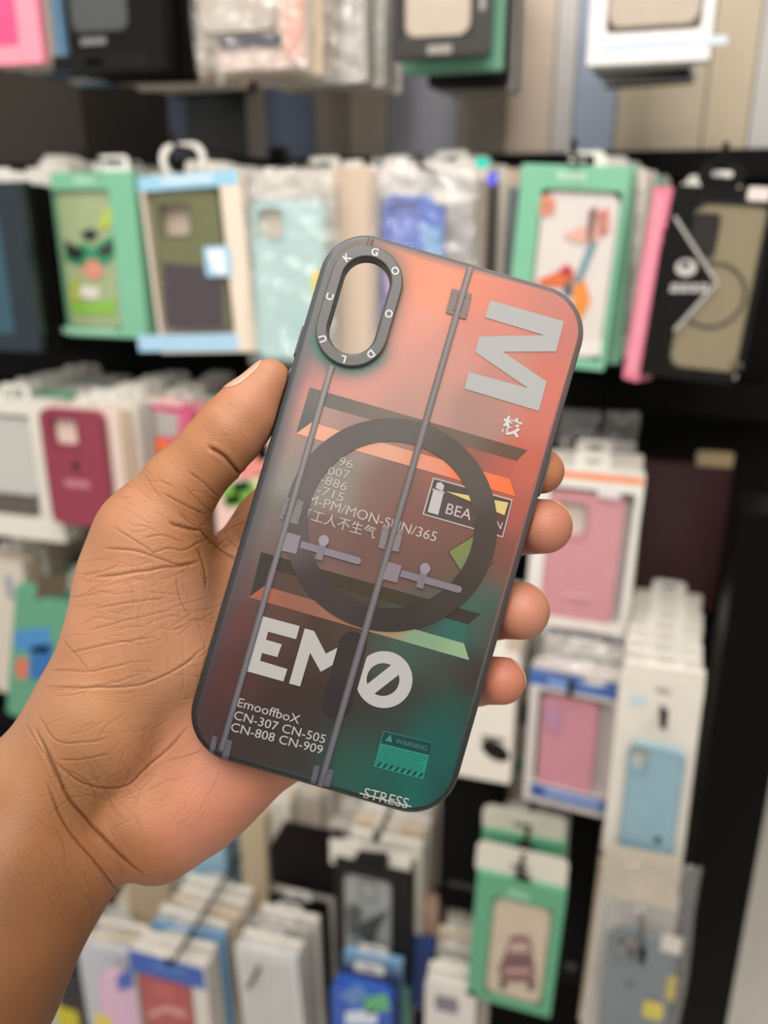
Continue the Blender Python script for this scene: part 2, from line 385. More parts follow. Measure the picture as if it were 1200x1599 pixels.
# print colours of the panel with the milky veil of reflection painted in (photo pixel, sRGB)
PC = [(508,440,112,112,112),(496,480,106,108,110),(484,520,108,110,112),(472,560,140,122,118),(545,385,118,112,106),(640,430,244,142,106),(600,400,190,130,112),(700,442,242,146,112),(760,450,232,130,104),(800,470,220,126,104),(850,485,206,124,108),(890,530,198,116,100),(640,500,228,148,126),(700,560,208,140,124),(760,520,214,130,112),
 (620,570,216,146,130),(660,610,196,142,128),(500,600,218,140,128),(560,610,214,148,134),(520,400,128,116,108),(490,470,108,108,110),(490,560,176,122,116),(470,650,196,136,126),(640,640,184,140,126),(750,640,170,130,118),(800,600,196,128,112),(850,650,206,112,96),(865,600,212,112,94),
 (830,730,194,96,78),(800,800,170,88,74),(560,680,166,136,126),(480,700,146,136,126),(450,730,140,140,130),(440,700,176,132,122),(530,740,142,132,122),(600,760,130,102,92),(640,800,126,86,78),(700,760,150,96,84),(700,830,118,84,74),(760,870,110,80,70),(790,870,128,76,66),
 (420,820,122,114,108),(440,880,106,86,80),(410,850,116,92,88),(500,860,116,90,84),(600,870,110,82,74),(700,900,104,80,70),(740,900,112,80,70),(380,900,104,80,78),(360,980,98,62,60),(345,1060,84,50,48),(430,950,88,64,56),(500,1010,70,54,46),(450,1090,60,46,40),
 (390,1040,78,52,48),(325,1120,70,48,46),(400,1150,56,46,42),(470,1190,54,50,48),(560,1000,74,62,52),(610,1010,66,84,74),(660,1030,60,84,74),(700,960,70,92,80),(745,935,52,102,90),(725,990,46,100,88),(700,1040,66,64,56),(650,1085,60,50,46),(740,1050,60,44,40),(600,1120,54,52,48),
 (565,1150,44,70,62),(620,1110,54,62,56),(680,1110,40,72,64),(710,1120,30,84,74),(690,1150,26,88,78),(660,1140,28,84,74),(700,1190,26,82,74),(640,1225,26,96,82),(570,1205,34,90,78),(540,1212,40,92,76),(530,1190,50,62,56),(590,1230,36,70,62),(700,1230,30,66,62),(735,1130,54,58,54),(760,980,84,70,62),(540,1100,56,46,42)]
PA = np.array(PC, float)
def base_rgb(px, py):
    d2 = (PA[:, 0]-px)**2+(PA[:, 1]-py)**2
    w = np.exp(-d2/(2*26.0**2))+1e-3/(d2/900.0+1)**2
    c = (w[:, None]*PA[:, 2:]).sum(0)/w.sum()
    sat = .12*min(1, max(0, (c.mean()-90)/60)); c = (c*(1-sat)+c.mean()*sat)*.985
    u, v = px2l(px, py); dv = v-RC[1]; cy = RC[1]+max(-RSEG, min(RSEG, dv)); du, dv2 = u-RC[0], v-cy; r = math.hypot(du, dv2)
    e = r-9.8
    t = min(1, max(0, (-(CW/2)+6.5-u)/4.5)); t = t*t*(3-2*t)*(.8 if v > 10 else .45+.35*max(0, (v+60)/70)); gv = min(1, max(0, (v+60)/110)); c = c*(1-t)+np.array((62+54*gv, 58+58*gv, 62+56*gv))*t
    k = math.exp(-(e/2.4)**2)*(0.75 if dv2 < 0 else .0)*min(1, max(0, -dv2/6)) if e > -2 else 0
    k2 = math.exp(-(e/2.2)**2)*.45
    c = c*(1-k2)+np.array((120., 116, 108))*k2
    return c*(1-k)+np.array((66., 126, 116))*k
PK = np.array((.715, .73, .76))
def colset(me, cols):
    a = me.color_attributes.new('Col', 'FLOAT_COLOR', 'POINT'); arr = np.ones((len(me.vertices), 4), np.float32); arr[:, :3] = cols; a.data.foreach_set('color', arr.ravel())
def to_lin(c):
    c = np.clip(np.asarray(c, float), 0, 255)/255; return np.where(c <= .04045, c/12.92, ((c+.055)/1.055)**2.4)
# panel
hole = stad(8.6)
outer = rrect(2.0)
gx = [(x, y) for x in np.arange(-36, 36.1, 1.5) for y in np.arange(-72.5, 72.6, 1.5) if surf(x, y) == 0 and math.hypot(x-RC[0], (y-RC[1])-max(-RSEG, min(RSEG, y-RC[1]))) > 9.1 and inside((x, y), [rrect(2.5)])]
v2, f2 = fill([outer, hole], gx); n = len(v2)
V = [(x*MM, y*MM, 0) for x, y in v2]+[(x*MM, y*MM, -.0012) for x, y in v2]; Fc = list(f2)+[tuple(i+n for i in f[::-1]) for f in f2]
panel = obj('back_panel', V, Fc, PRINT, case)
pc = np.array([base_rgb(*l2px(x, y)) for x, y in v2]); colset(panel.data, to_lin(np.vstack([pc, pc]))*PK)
# bumper
rings = [rrect(i) for i, _ in PROF]; m = len(rings[0]); V = []; Fc = []
for L, (_, z) in zip(rings, PROF): V += [(x*MM, y*MM, z*MM) for x, y in L]
for r in range(len(PROF)-1):
    for k in range(m): Fc.append((r*m+k, r*m+(k+1) % m, (r+1)*m+(k+1) % m, (r+1)*m+k)[::-1])
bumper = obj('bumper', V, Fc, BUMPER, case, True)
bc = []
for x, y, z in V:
    g = .5+.5*(y/MM)/(CH/2); k = .96; bc.append(base_rgb(*l2px(x/MM*k, y/MM*k))*.3+np.array((78., 84, 90))*(.35+.65*g)*.85)  # smoky tint with light from above painted in, brighter towards the top
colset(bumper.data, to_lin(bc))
# side buttons on the bumper
for nm, y0, y1, sx in (('power_button', 18, 30, 1), ('volume_button', 36, 45, -1), ('volume_button', 24, 33, -1)):
    x = sx*(CW/2)
    L = rr(-6.1+1, -2.8, y0, y1, 1.4, 4)
    o_ = [(x+sx*.0, p[1], p[0]) for p in L]; i_ = [(x+sx*.45, p[1]*1.0, p[0]) for p in L]; k = len(L)
    V = [tuple(c*MM for c in p) for p in o_+i_]; Fc = [(j, (j+1) % k, k+(j+1) % k, k+j) for j in range(k)]+[tuple(range(k, 2*k))]
    obj(nm, V, Fc, mat((62, 66, 72), .35), case)
# raised camera ring
RP = [(9.8, -.4), (9.8, 1.2), (9.7, 1.45), (9.45, 1.6), (7.05, 1.6), (6.85, 1.5), (6.75, 1.2), (6.75, .5), (6.5, .35), (6.3, .1), (6.3, -2.6), (7.5, -2.6)]
V = []; Fc = []
for R, z in RP: V += [(x*MM, y*MM, z*MM) for x, y in stad(R)]
m = len(stad(1.0))
for r in range(len(RP)-1):
    for k in range(m): Fc.append((r*m+k, r*m+(k+1) % m, (r+1)*m+(k+1) % m, (r+1)*m+k)[::-1])
ringm = mat((78, 76, 75), .4, name='black_anodised_ring')
cring = obj('camera_ring', V, Fc, ringm, case); cring['label'] = 'raised black ring around the camera opening'
for p in cring.data.polygons: p.use_smooth = False
# -------- flat prints on the panel
def decal(name, loops, layer, color, parent=None, px=True, step=2.0, flat=None):
    """printed shape; loops in photo pixels on the case plane (or case mm), color = sRGB or function of pixel"""
    parent = parent or case
    L = [[px2l(*p) for p in l] if px else list(l) for l in loops]
    fn = callable(color); extra = []
    if fn:
        D = []
        for l in L:
            o = []
            for a, b_ in zip(l, l[1:]+l[:1]):
                k = max(1, int(math.hypot(b_[0]-a[0], b_[1]-a[1])/step)); o += [(a[0]+(b_[0]-a[0])*i/k, a[1]+(b_[1]-a[1])*i/k) for i in range(k)]
            D.append(o)
        L = D; xs = [p[0] for l in L for p in l]; ys = [p[1] for l in L for p in l]
        extra = [(x, y) for x in np.arange(min(xs)+.7, max(xs), step) for y in np.arange(min(ys)+.7, max(ys), step) if inside((x, y), L)]
    v2, f2 = fill(L, extra); z = .04*layer
    return finish(name, v2, f2, z, color, parent, flat)
def finish(name, v2, f2, z, color, parent, flat=None):
    V = [(x*MM, y*MM, ((surf(x, y) if flat is None else flat)+z)*MM) for x, y in v2]
    o = obj(name, V, f2, PRINT, parent)
    for p in o.data.polygons:
        if p.normal.z < 0: p.flip()
    cols = [color(*l2px(x, y)) for x, y in v2] if callable(color) else [color]*len(v2)
    colset(o.data, to_lin(cols)*PK); return o
def lettering(name, body, p0, p1, color, layer, parent=None, bold=0.0, hscale=1.0, chars=None):
    """text whose ink runs from pixel p0 to pixel p1 along its baseline"""
    V, Fc = text2d(body, bold); xs = [v[0] for v in V]; x0, x1 = min(xs), max(xs)
    a = np.array(px2l(*p0)); b_ = np.array(px2l(*p1)); d = b_-a; L = np.hypot(*d); e = d/L; nrm = np.array((-e[1], e[0])); s = L/(x1-x0)
    v2 = [tuple(a+e*(x-x0)*s+nrm*y*s*hscale) for x, y in V]
    return finish(name, v2, Fc, .04*layer, color, parent or case)
def line_loop(p, q, w):
    dx, dy = q[0]-p[0], q[1]-p[1]; l = math.hypot(dx, dy); nx, ny = -dy/l*w/2, dx/l*w/2
    return [(p[0]+nx, p[1]+ny), (q[0]+nx, q[1]+ny), (q[0]-nx, q[1]-ny), (p[0]-nx, p[1]-ny)]
def shade(k, add=(0, 0, 0)): return lambda x, y: base_rgb(x, y)*k+np.array(add, float)
def grad(*pts):
    A = np.array(pts, float)
    def f(x, y):
        w = 1/(((A[:, 0]-x)**2+(A[:, 1]-y)**2)**1.5+50); return (w[:, None]*A[:, 2:]).sum(0)/w.sum()
    return f
# printed ledges
decal('shade_print', [[(484,605),(824,703),(807,720),(500,633),(488,659),(463,676)]], 1, grad((470,660,96,102,98),(500,620,112,108,102),(600,655,122,110,100),(700,685,112,96,84),(815,710,100,76,62)))
decal('recess_print', [[(500,633),(807,720),(796,748),(488,659)]], 1, grad((500,650,170,140,130),(560,665,158,132,122),(740,715,150,92,80),(800,730,176,92,76)))
decal('ledge_print', [[(487,659.5),(796,748),(805,775),(463,677)]], 2, grad((475,672,232,166,138),(530,685,222,162,138),(600,705,214,160,136),(660,725,216,142,116),(740,745,232,116,80),(800,765,240,112,66)))
decal('shade_print', [[(408,862),(751,959),(731,975),(420,888),(413,915),(391,931)]], 1, grad((400,900,58,54,50),(480,890,66,58,46),(560,912,64,56,42),(740,965,56,50,40)))
decal('recess_print', [[(420,888),(731,975),(725,1005),(413,915)]], 1, grad((430,905,84,66,58),(560,940,74,60,52),(660,965,62,74,66),(710,985,50,96,86)))
decal('ledge_print', [[(413,915),(725,1004.7),(733,1030.7),(389,932.7)]], 2, grad((400,928,158,92,74),(470,945,140,92,74),(540,965,148,100,78),(600,985,150,128,100),(660,1000,124,154,120),(725,1022,136,164,128)))
# magnet ring and its tail
rc = px2l(610.5, 819.3); RO, RI = 28.6, 22.4
ringcol = grad((610,655,100,93,89),(480,740,104,96,94),(455,830,92,84,84),(740,740,88,80,72),(770,850,72,62,56),(500,930,64,54,52),(610,980,56,48,46),(720,930,62,54,48))  # milky haze over the upper part painted into the ring's colour
mr_ = decal('magnet_ring', [[(rc[0]+RO*math.cos(t), rc[1]+RO*math.sin(t)) for t in np.linspace(0, 2*math.pi, 120, endpoint=False)], [(rc[0]+RI*math.cos(t), rc[1]+RI*math.sin(t)) for t in np.linspace(0, 2*math.pi, 120, endpoint=False)]], 7, ringcol, px=False)
mr_['label'] = 'dark charging ring printed in the middle'
tA, tB = px2l(551, 1008), px2l(526, 1100); ang = math.atan2(tB[1]-tA[1], tB[0]-tA[0])
cc = [(math.cos(a), math.sin(a)) for a in np.linspace(0, math.pi, 14)]; hw = 3.75
tail = [(tA[0]-math.sin(ang)*-hw*0+hw*(c*math.cos(ang-math.pi/2)-0*s)-s*hw*math.cos(ang)*1, tA[1]+hw*c*math.sin(ang-math.pi/2)-s*hw*math.sin(ang)) for c, s in cc]+[(tB[0]-hw*c*math.cos(ang-math.pi/2)+s*hw*math.cos(ang), tB[1]-hw*c*math.sin(ang-math.pi/2)+s*hw*math.sin(ang)) for c, s in cc]
# big letter
decal('letter_print', [[(680+x/5, 400+y/5) for x, y in ((430,345),(1005,510),(943,745),(530,748),(870,980),(808,1210),(228,1035),(262,905),(722,1030),(312,750),(345,628),(850,618),(388,478))]], 4, (174, 172, 168))
hz = px2l(799, 666); V, Fc = text2d('核', .035); mx_, Mx = min(v[0] for v in V), max(v[0] for v in V); my_, My = min(v[1] for v in V), max(v[1] for v in V); s = 5.3/(Mx-mx_)
finish('character_print', [(hz[0]+(x-(mx_+Mx)/2)*s, hz[1]+(y-(my_+My)/2)*s) for x, y in V], Fc, .16, (206, 200, 194), case)
# code lines inside the ring
lt = (180, 173, 166)
for body, p, q in (('96', (528,726), (550,732)), ('007', (511.5,741), (545,748)), ('-886', (499.5,753.5), (540,767)), ('-715', (494,770), (535,784)), ('AM-PM/MON-SUN/365', (463,780.5), (680,846))):
    lettering('code_lettering', body, p, q, lt, 3, hscale=.8 if len(body) < 6 else .95)
def han(body, p, q, size):
    V, Fc = text2d(body); xs = [v[0] for v in V]
    a = np.array(px2l(*p)); b_ = np.array(px2l(*q)); e = (b_-a)/np.hypot(*(b_-a)); nn = np.array((-e[1], e[0])); s = np.hypot(*(b_-a))/(max(xs)-min(xs))
    return finish('character_lettering', [tuple(a+e*(x-min(xs))*s+nn*y*s) for x, y in V], Fc, .12, lt, case)
han('打工人不生气', (465, 806), (585, 840), 17)
# lighthouse sign
sg = decal('sign_print', [[(676.5,745.5),(801,780),(785.5,839.5),(660,803.5)]], 4, (182, 176, 170))
decal('sign_field', [[(678,748),(798.8,781.6),(784.3,837),(662.6,802)]], 5, grad((680,770,84,72,70),(790,810,92,64,58)), sg)
decal('lighthouse_print', [[(677,766),(693,770.5),(684.5,804),(668,799.5)], [(676,763),(695,768.3),(694.5,770.5),(675.3,765.2)], [(680.5,762),(682.5,754),(689,753),(694,758.5),(691.5,767)]], 6, (186, 180, 178), sg)
decal('light_beam_print', [[(697,767.3),(794,784.8),(788,804.5)]], 6, (206, 186, 118), sg)
for body, p, q in (('BEA', (695.5,801.8), (734.5,812.5)), ('CO', (738,813.5), (768,822)), ('N', (773,823.4), (782.5,826.2))): lettering('sign_lettering', body, p, q, (186, 180, 175), 6, sg)
# green diamond sticker
dm = decal('diamond_print', [[(699.5,861),(743,834),(771,878),(727,905)]], 4, (74, 62, 52))
decal('diamond_field', [[(701.5,861.2),(742.6,836),(769,877.7),(727.4,903)]], 5, grad((720,860,120,126,76),(740,880,104,120,84),(765,878,112,92,80)), dm)
# wordmark with slashed zero
z5 = lambda pts: [(370+x/4.8, 840+y/4.8) for x, y in pts]
wm = (178, 174, 170)
decal('wordmark_letter', [z5(((190,585),(472,660),(445,758),(235,702),(220,762),(338,797),(305,892),(190,862),(175,920),(380,982),(350,1075),(72,997)))], 4, wm)
decal('wordmark_letter', [z5(((510,677),(580,697),(668,867),(755,822),(718,952),(630,1003),(550,860),(475,1112),(392,1090)))], 4, wm)
z6 = lambda x, y: (540+x/4.615, 840+y/4.615)
oc = z6(277, 1020); RO_, RI_ = 205/4.615, 118/4.615
c1, c2 = z6(155, 848), z6(80, 1105)
def clampO(p):
    dx, dy = c2[0]-c1[0], c2[1]-c1[1]; l = math.hypot(dx, dy); nx, ny = -dy/l, dx/l
    if (oc[0]-c1[0])*nx+(oc[1]-c1[1])*ny < 0: nx, ny = -nx, -ny
    s_ = (p[0]-c1[0])*nx+(p[1]-c1[1])*ny
    return (p[0]-s_*nx, p[1]-s_*ny) if s_ < 0 else p
oo = [clampO((oc[0]+RO_*math.cos(t), oc[1]+RO_*math.sin(t))) for t in np.linspace(0, 2*math.pi, 80, endpoint=False)]
ic = z6(270, 1020)
def seg(side):
    a, b_ = (z6(157, 1052), z6(330, 913)) if side else (z6(208, 1122), z6(385, 985))
    t0 = math.atan2(a[1]-ic[1], a[0]-ic[0]); t1 = math.atan2(b_[1]-ic[1], b_[0]-ic[0])
    if side and t1 < t0: t1 += 2*math.pi
    if not side and t1 > t0: t1 -= 2*math.pi
    return [(ic[0]+RI_*math.cos(t), ic[1]+RI_*math.sin(t)) for t in np.linspace(t0, t1, 24)]
decal('wordmark_letter', [oo, seg(True), seg(False)], 4, wm)
# dark tail of the magnet ring over the wordmark's gap
decal('tail_print', [tail], 3, grad((545,1010,52,44,42),(515,1100,46,40,42),(565,1030,58,48,44)), px=False)
# address block
z7 = lambda x, y: (290+x/4.8, 1050+y/4.8)
for body, p, q in (('EmooffboX', (385,252), (848,386)), ('CN-307 CN-505', (358,347), (1040,532)), ('CN-808 CN-909', (335,436), (1020,612))):
    lettering('code_lettering', body, z7(*p), z7(*q), wm, 3, hscale=.9)
# warning sticker
wl_ = decal('warning_label', [[(599,1141),(676,1159),(661,1217),(584,1197)]], 3, (46, 124, 108))
decal('warning_field', [[(600,1142.2),(674.8,1160),(660.2,1215.7),(585.4,1196.2)]], 4, (36, 128, 110), wl_)
decal('warning_header', [[(600,1142.2),(674.8,1160),(670.6,1178.6),(595.3,1160.2)]], 5, (26, 60, 58), wl_)
z8 = lambda x, y: (480+x/4.615, 1090+y/4.615)
decal('warning_triangle', [[z8(560,305), z8(602,262), z8(612,318)]], 6, (44, 132, 112), wl_)
lettering('warning_lettering', 'WARNING', z8(634,323), z8(861,379), (50, 128, 110), 6, wl_)
for k in range(8):
    t = k/8; decal('warning_text_line', [line_loop(z8(546-8*k, 348+16*k), z8(862-7*k-(40 if k in (3, 7) else 0), 426+16*k-(10 if k in (3, 7) else 0)), .9)], 5, (28, 100, 88), wl_)
sa, sb = (585.5,1195.5), (659.5,1214.5)
st = []
for k in range(8):
    t = .03+k*.125; x = sa[0]+(sb[0]-sa[0])*t; y = sa[1]+(sb[1]-sa[1])*t
    st.append([(x, y), (x+3.6, y+.9), (x+9.5, y-5.6), (x+5.9, y-6.5)])
decal('warning_stripes', st, 5, (22, 52, 50), wl_)
# slogan on the lower edge
sl = lettering('slogan_lettering', 'STRESS', (567,1245.5), (636,1262.5), wm, 4)
decal('slogan_strike', [line_loop((562,1238.3), (642.5,1259.3), 2.2)], 5, wm, sl)
# vertical rods, hinges and latches of the printed cupboard front
def rod(p, q, w, ctop, cbot):
    a, b_ = np.array(px2l(*p)), np.array(px2l(*q)); e = (b_-a)/np.hypot(*(b_-a)); nn = np.array((-e[1], e[0])); ww = w/5.73/2
    K = 40; v2 = []; cols = []; f2 = []
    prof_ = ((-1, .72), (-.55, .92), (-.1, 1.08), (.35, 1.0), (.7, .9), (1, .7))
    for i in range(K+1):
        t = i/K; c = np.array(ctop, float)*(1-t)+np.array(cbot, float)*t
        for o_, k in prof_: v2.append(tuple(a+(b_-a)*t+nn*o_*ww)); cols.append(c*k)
    n_ = len(prof_)
    for i in range(K):
        for j in range(n_-1): f2.append((i*n_+j, i*n_+j+1, (i+1)*n_+j+1, (i+1)*n_+j))
    V = [(x*MM, y*MM, (surf(x, y)+.36)*MM) for x, y in v2]; o = obj('rod_print', V, f2, PRINT, case)
    for p_ in o.data.polygons:
        if p_.normal.z < 0: p_.flip()
    colset(o.data, to_lin(cols)*PK)
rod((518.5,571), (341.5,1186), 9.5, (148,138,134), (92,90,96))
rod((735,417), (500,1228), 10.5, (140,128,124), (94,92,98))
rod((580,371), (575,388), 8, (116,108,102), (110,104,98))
def hinge(L, R, col):
    for q in (L, R):
        h_ = decal('hinge_print', [q], 9, lambda x, y, c=col: np.array(c, float), step=.6)
        for i, j in ((0, 2), (1, 3), (2, 0)):
            p = (q[i][0]*.82+q[j][0]*.18, q[i][1]*.82+q[j][1]*.18)
            decal('screw_print', [ell(p[0], p[1], .9, n=8)], 11, tuple(c*.62 for c in col), h_)
hinge([(706,451),(718,453.8),(707.5,492),(696,488.5)], [(727.5,457),(737.6,459.7),(728,499),(716,496)], (134, 118, 112))
hinge([(598,820),(609,823),(601,858),(591,855)], [(621,825),(630,828),(623,862),(612,860)], (128, 118, 120))
hinge([(446,776),(453.5,778),(442,812),(437,810)], [(465,780),(475,784),(465.5,819),(453,816)], (126, 120, 120))
hinge([(332.7,1148),(341,1151),(334.5,1177),(326.5,1174)], [(355.6,1154),(364,1157),(356.7,1187.5),(346,1184)], (88, 88, 96))
hinge([(491,1193.7),(500.4,1196),(493,1225),(485,1222)], [(514,1200),(522,1203),(515,1229),(504.6,1227)], (88, 88, 96))
def latch(block, s0, s1, knob, foot, col):
    c = np.array(col, float)
    lb = decal('latch_print', [block], 10, tuple(c*.98))
    sh = line_loop(s0, s1, 11); ex, ey = (s1[0]-s0[0]), (s1[1]-s0[1]); l = math.hypot(ex, ey); ex, ey = ex/l, ey/l
    cap = [(s1[0]+5.5*(math.sin(t)*ex-math.cos(t)*-ey*-1), s1[1]+5.5*(math.sin(t)*ey-math.cos(t)*ex)) for t in np.linspace(0, math.pi, 10)]
    a = (s0[0]-ey*-5.5*-1*0, s0[1])
    up_l = [(s0[0]+ey*5.5, s0[1]-ex*5.5)]; lo_l = [(s0[0]-ey*5.5, s0[1]+ex*5.5)]
    cap = [(s1[0]+5.5*(math.sin(t)*ex+math.cos(t)*ey), s1[1]+5.5*(math.sin(t)*ey-math.cos(t)*ex)) for t in np.linspace(0, math.pi, 10)]
    decal('latch_bolt', [up_l+cap+lo_l], 11, tuple(c*.94), lb)
    ft = line_loop(foot[0], foot[1], 11.5); decal('latch_stay', [ft], 12, tuple(c*.9), lb)
    decal('latch_knob', [ell(knob[0], knob[1], 8.2, 8.6)], 13, tuple(np.minimum(c*1.08, 255)), lb)
latch([(449,831),(470,837),(463,865),(440,860)], (470,850), (559,875.5), (506,844), ((505,848),(498,874)), (140, 130, 138))
latch([(607,877),(628,883),(620,910),(597,904)], (626,895), (716,920), (664,887.5), ((663,892),(655,918)), (132, 122, 130))
# letters round the camera ring
for ch, zx, zy in (('G', 565, 192), ('O', 728, 352), ('O', 672, 703), ('D', 522, 1030), ('L', 305, 1072), ('U', 140, 910), ('C', 190, 565), ('K', 335, 240)):
    u, v = px2l(480+zx/5.33, 360+zy/5.33)
    V, Fc = text2d(ch, .02); cx_ = (min(p[0] for p in V)+max(p[0] for p in V))/2; cy_ = (min(p[1] for p in V)+max(p[1] for p in V))/2; s = 2.05/.73
    dv = v-RC[1]; q = (RC[0], RC[1]+max(-RSEG, min(RSEG, dv))); dx, dy = u-q[0], v-q[1]; l = math.hypot(dx, dy); dx, dy = dx/l, dy/l
    rx, ry = dy, -dx; u, v = q[0]+dx*8.25, q[1]+dy*8.25
    finish('ring_lettering', [(u+rx*(x-cx_)*s+dx*(y-cy_)*s, v+ry*(x-cx_)*s+dy*(y-cy_)*s) for x, y in V], Fc, 1.65, (226, 222, 218), cring, flat=0)

# ------------------------------------------------------------------ the hand
D0 = 223.4
def H(px, py, dz, r=None):
    z = D0-dz; p = np.array([(px-CX)/F*z, -(py-CY)/F*z, -z]); return p if r is None else (p, float(r))
def rcone(P, A, B):
    (a, r1), (b_, r2) = A, B
    ba = b_-a; l2 = ba @ ba; rr_ = r1-r2; a2 = l2-rr_*rr_; il2 = 1/l2
    pa = P-a; y = pa @ ba; z = y-l2; x2 = ((pa*l2-y[:, None]*ba)**2).sum(1); y2 = y*y*l2; z2 = z*z*l2
    k = np.sign(rr_)*rr_*rr_*x2
    d = (np.sqrt(np.maximum(x2*a2*il2, 0))+y*rr_)*il2-r1
    c1 = np.sign(z)*a2*z2 > k; c2 = (np.sign(y)*a2*y2 < k) & ~c1
    d = np.where(c1, np.sqrt(x2+z2)*il2-r2, d); return np.where(c2, np.sqrt(x2+y2)*il2-r1, d)
def smin(a, b_, k):
    h = np.clip(.5+.5*(b_-a)/k, 0, 1); return b_*(1-h)+a*h-k*h*(1-h)
def smax(a, b_, k): return -smin(-a, -b_, k)
PALM = [  # (cone ends, blend)
    (H(-420, 2020, 40, 26), H(-95, 1560, 12, 22), 8), (H(-95, 1560, 12, 22), H(60, 1250, -10, 18.5), 8),
    (H(-330, 2090, 34, 24), H(-36, 1545, 8, 18.5), 8), (H(-36, 1545, 8, 18.5), H(110, 1338, -11, 15.6), 8),
    (H(78, 1215, -12, 16), H(150, 1130, -12, 17), 8), (H(108, 1335, -12, 14.5), H(205, 1262, -20, 14), 4), (H(248, 1312, -18, 11.5), H(300, 1275, -20, 12), 3),
    (H(150, 1130, -12, 17), H(236, 838, -9, 14.2), 9), (H(255, 1010, -18, 20), H(238, 905, -14, 19), 8),
    (H(238, 1284, -18, 14.6), H(330, 1219, -21, 15.2), 6), (H(330, 1219, -21, 15.2), H(420, 1152, -25, 15.0), 7), (H(210, 1250, -22, 15), H(500, 1060, -32, 13), 8),
    (H(190, 1200, -24, 16), H(480, 950, -33, 13.5), 8), (H(200, 1120, -24, 17), H(436, 826, -30, 12.6), 8),
    (H(330, 1010, -27, 18), H(340, 1130, -27, 18), 8)]
CHAINS = [
    [H(236, 838, -9, 14.2), H(282, 760, -6, 10.4), H(333, 704, -4, 9.3), H(360, 674, -3.5, 9.3), H(385, 645, -4, 8.6), H(421, 594, -4, 5.8)],
    [H(436, 822, -30, 12.4), H(640, 760, -40, 9.8), H(790, 730, -24, 8.4), H(846, 736, -11, 6.3)],
    [H(480, 950, -33, 12.5), H(680, 850, -42, 9.8), H(800, 822, -24, 8.6), H(851, 822, -9, 7.6)],
    [H(500, 1060, -32, 12), H(660, 970, -42, 9.6), H(770, 951, -24, 8.8), H(814, 954, -10, 8.0)],
    [H(418, 1150, -26, 12), H(520, 1135, -32, 11), H(640, 1075, -40, 8.2), H(745, 1062, -24, 7.2), H(784, 1063, -10, 6.6)]]
def hand_sdf(P):
    D = np.full(len(P), 1e3)
    for A, B, k in PALM: D = smin(D, rcone(P, A, B), k)
    Fd = np.full(len(P), 1e3)
    for ch in CHAINS:
        c = np.full(len(P), 1e3)
        for A, B in zip(ch, ch[1:]): c = smin(c, rcone(P, A, B), 2.0)
        Fd = smin(Fd, c, .5)
    D = smin(D, Fd, 5.0)
    Q = (P-PT) @ PR; q = np.abs(Q-np.array([0, 0, -5.1]))-np.array([CW/2-CR+.1, CH/2-CR+.1, 5.1-2+.1])
    e = np.stack([np.maximum(q[:, 0], 0), np.maximum(q[:, 1], 0)], 1); rad = np.hypot(e[:, 0], e[:, 1])+np.minimum(np.maximum(q[:, 0], q[:, 1]), 0)-CR
    w = np.stack([rad+2, q[:, 2]], 1); bx = np.hypot(np.maximum(w[:, 0], 0), np.maximum(w[:, 1], 0))+np.minimum(w.max(1), 0)-2
    return smax(D, -bx, .8)
def surface_nets(lo, hi, h):
    ns = [int((b_-a)/h)+1 for a, b_ in zip(lo, hi)]
    ax = [lo[i]+h*np.arange(ns[i]) for i in range(3)]
    val = np.empty(ns, np.float32)
    for i in range(ns[0]):
        yy, zz = np.meshgrid(ax[1], ax[2], indexing='ij'); P = np.stack([np.full(yy.size, ax[0][i]), yy.ravel(), zz.ravel()], 1); val[i] = hand_sdf(P).reshape(ns[1], ns[2])
    s = val < 0
    acc = np.zeros([n_-1 for n_ in ns]+[3]); cnt = np.zeros([n_-1 for n_ in ns])
    for a in range(3):
        o1, o2 = [i for i in range(3) if i != a]
        for d1 in (0, 1):
            for d2 in (0, 1):
                sl0 = [None]*3; sl0[a] = slice(0, ns[a]-1); sl0[o1] = slice(d1, ns[o1]-1+d1); sl0[o2] = slice(d2, ns[o2]-1+d2)
                sl1 = list(sl0); sl1[a] = slice(1, ns[a]); v0, v1 = val[tuple(sl0)], val[tuple(sl1)]
                m_ = (v0 < 0) != (v1 < 0); t = np.where(m_, v0/np.where(m_, v0-v1, 1), 0)
                acc[..., a] += t; acc[..., o1] += m_*d1; acc[..., o2] += m_*d2; cnt += m_
    act = cnt > 0; idx = -np.ones(act.shape, int); idx[act] = np.arange(act.sum())
    I = np.argwhere(act); V = np.array(lo)+h*(I+acc[act]/cnt[act][:, None]); Q = []
    for a in range(3):
        o1, o2 = (a+1) % 3, (a+2) % 3
        sl0 = [slice(1, n_-1) for n_ in ns]; sl0[a] = slice(0, ns[a]-1); sl1 = list(sl0); sl1[a] = slice(1, ns[a])
        s0, s1 = s[tuple(sl0)], s[tuple(sl1)]
        for flip, msk in ((False, s0 & ~s1), (True, ~s0 & s1)):
            g = np.argwhere(msk); off = np.ones(3, int); off[a] = 0; g = g+off
            def ids(d1, d2):
                gg = g.copy(); gg[:, o1] -= d1; gg[:, o2] -= d2; return idx[gg[:, 0], gg[:, 1], gg[:, 2]]
            q = np.stack([ids(0, 0), ids(1, 0), ids(1, 1), ids(0, 1)], 1); Q.append(q[:, ::-1] if flip else q)
    return V, np.vstack(Q)
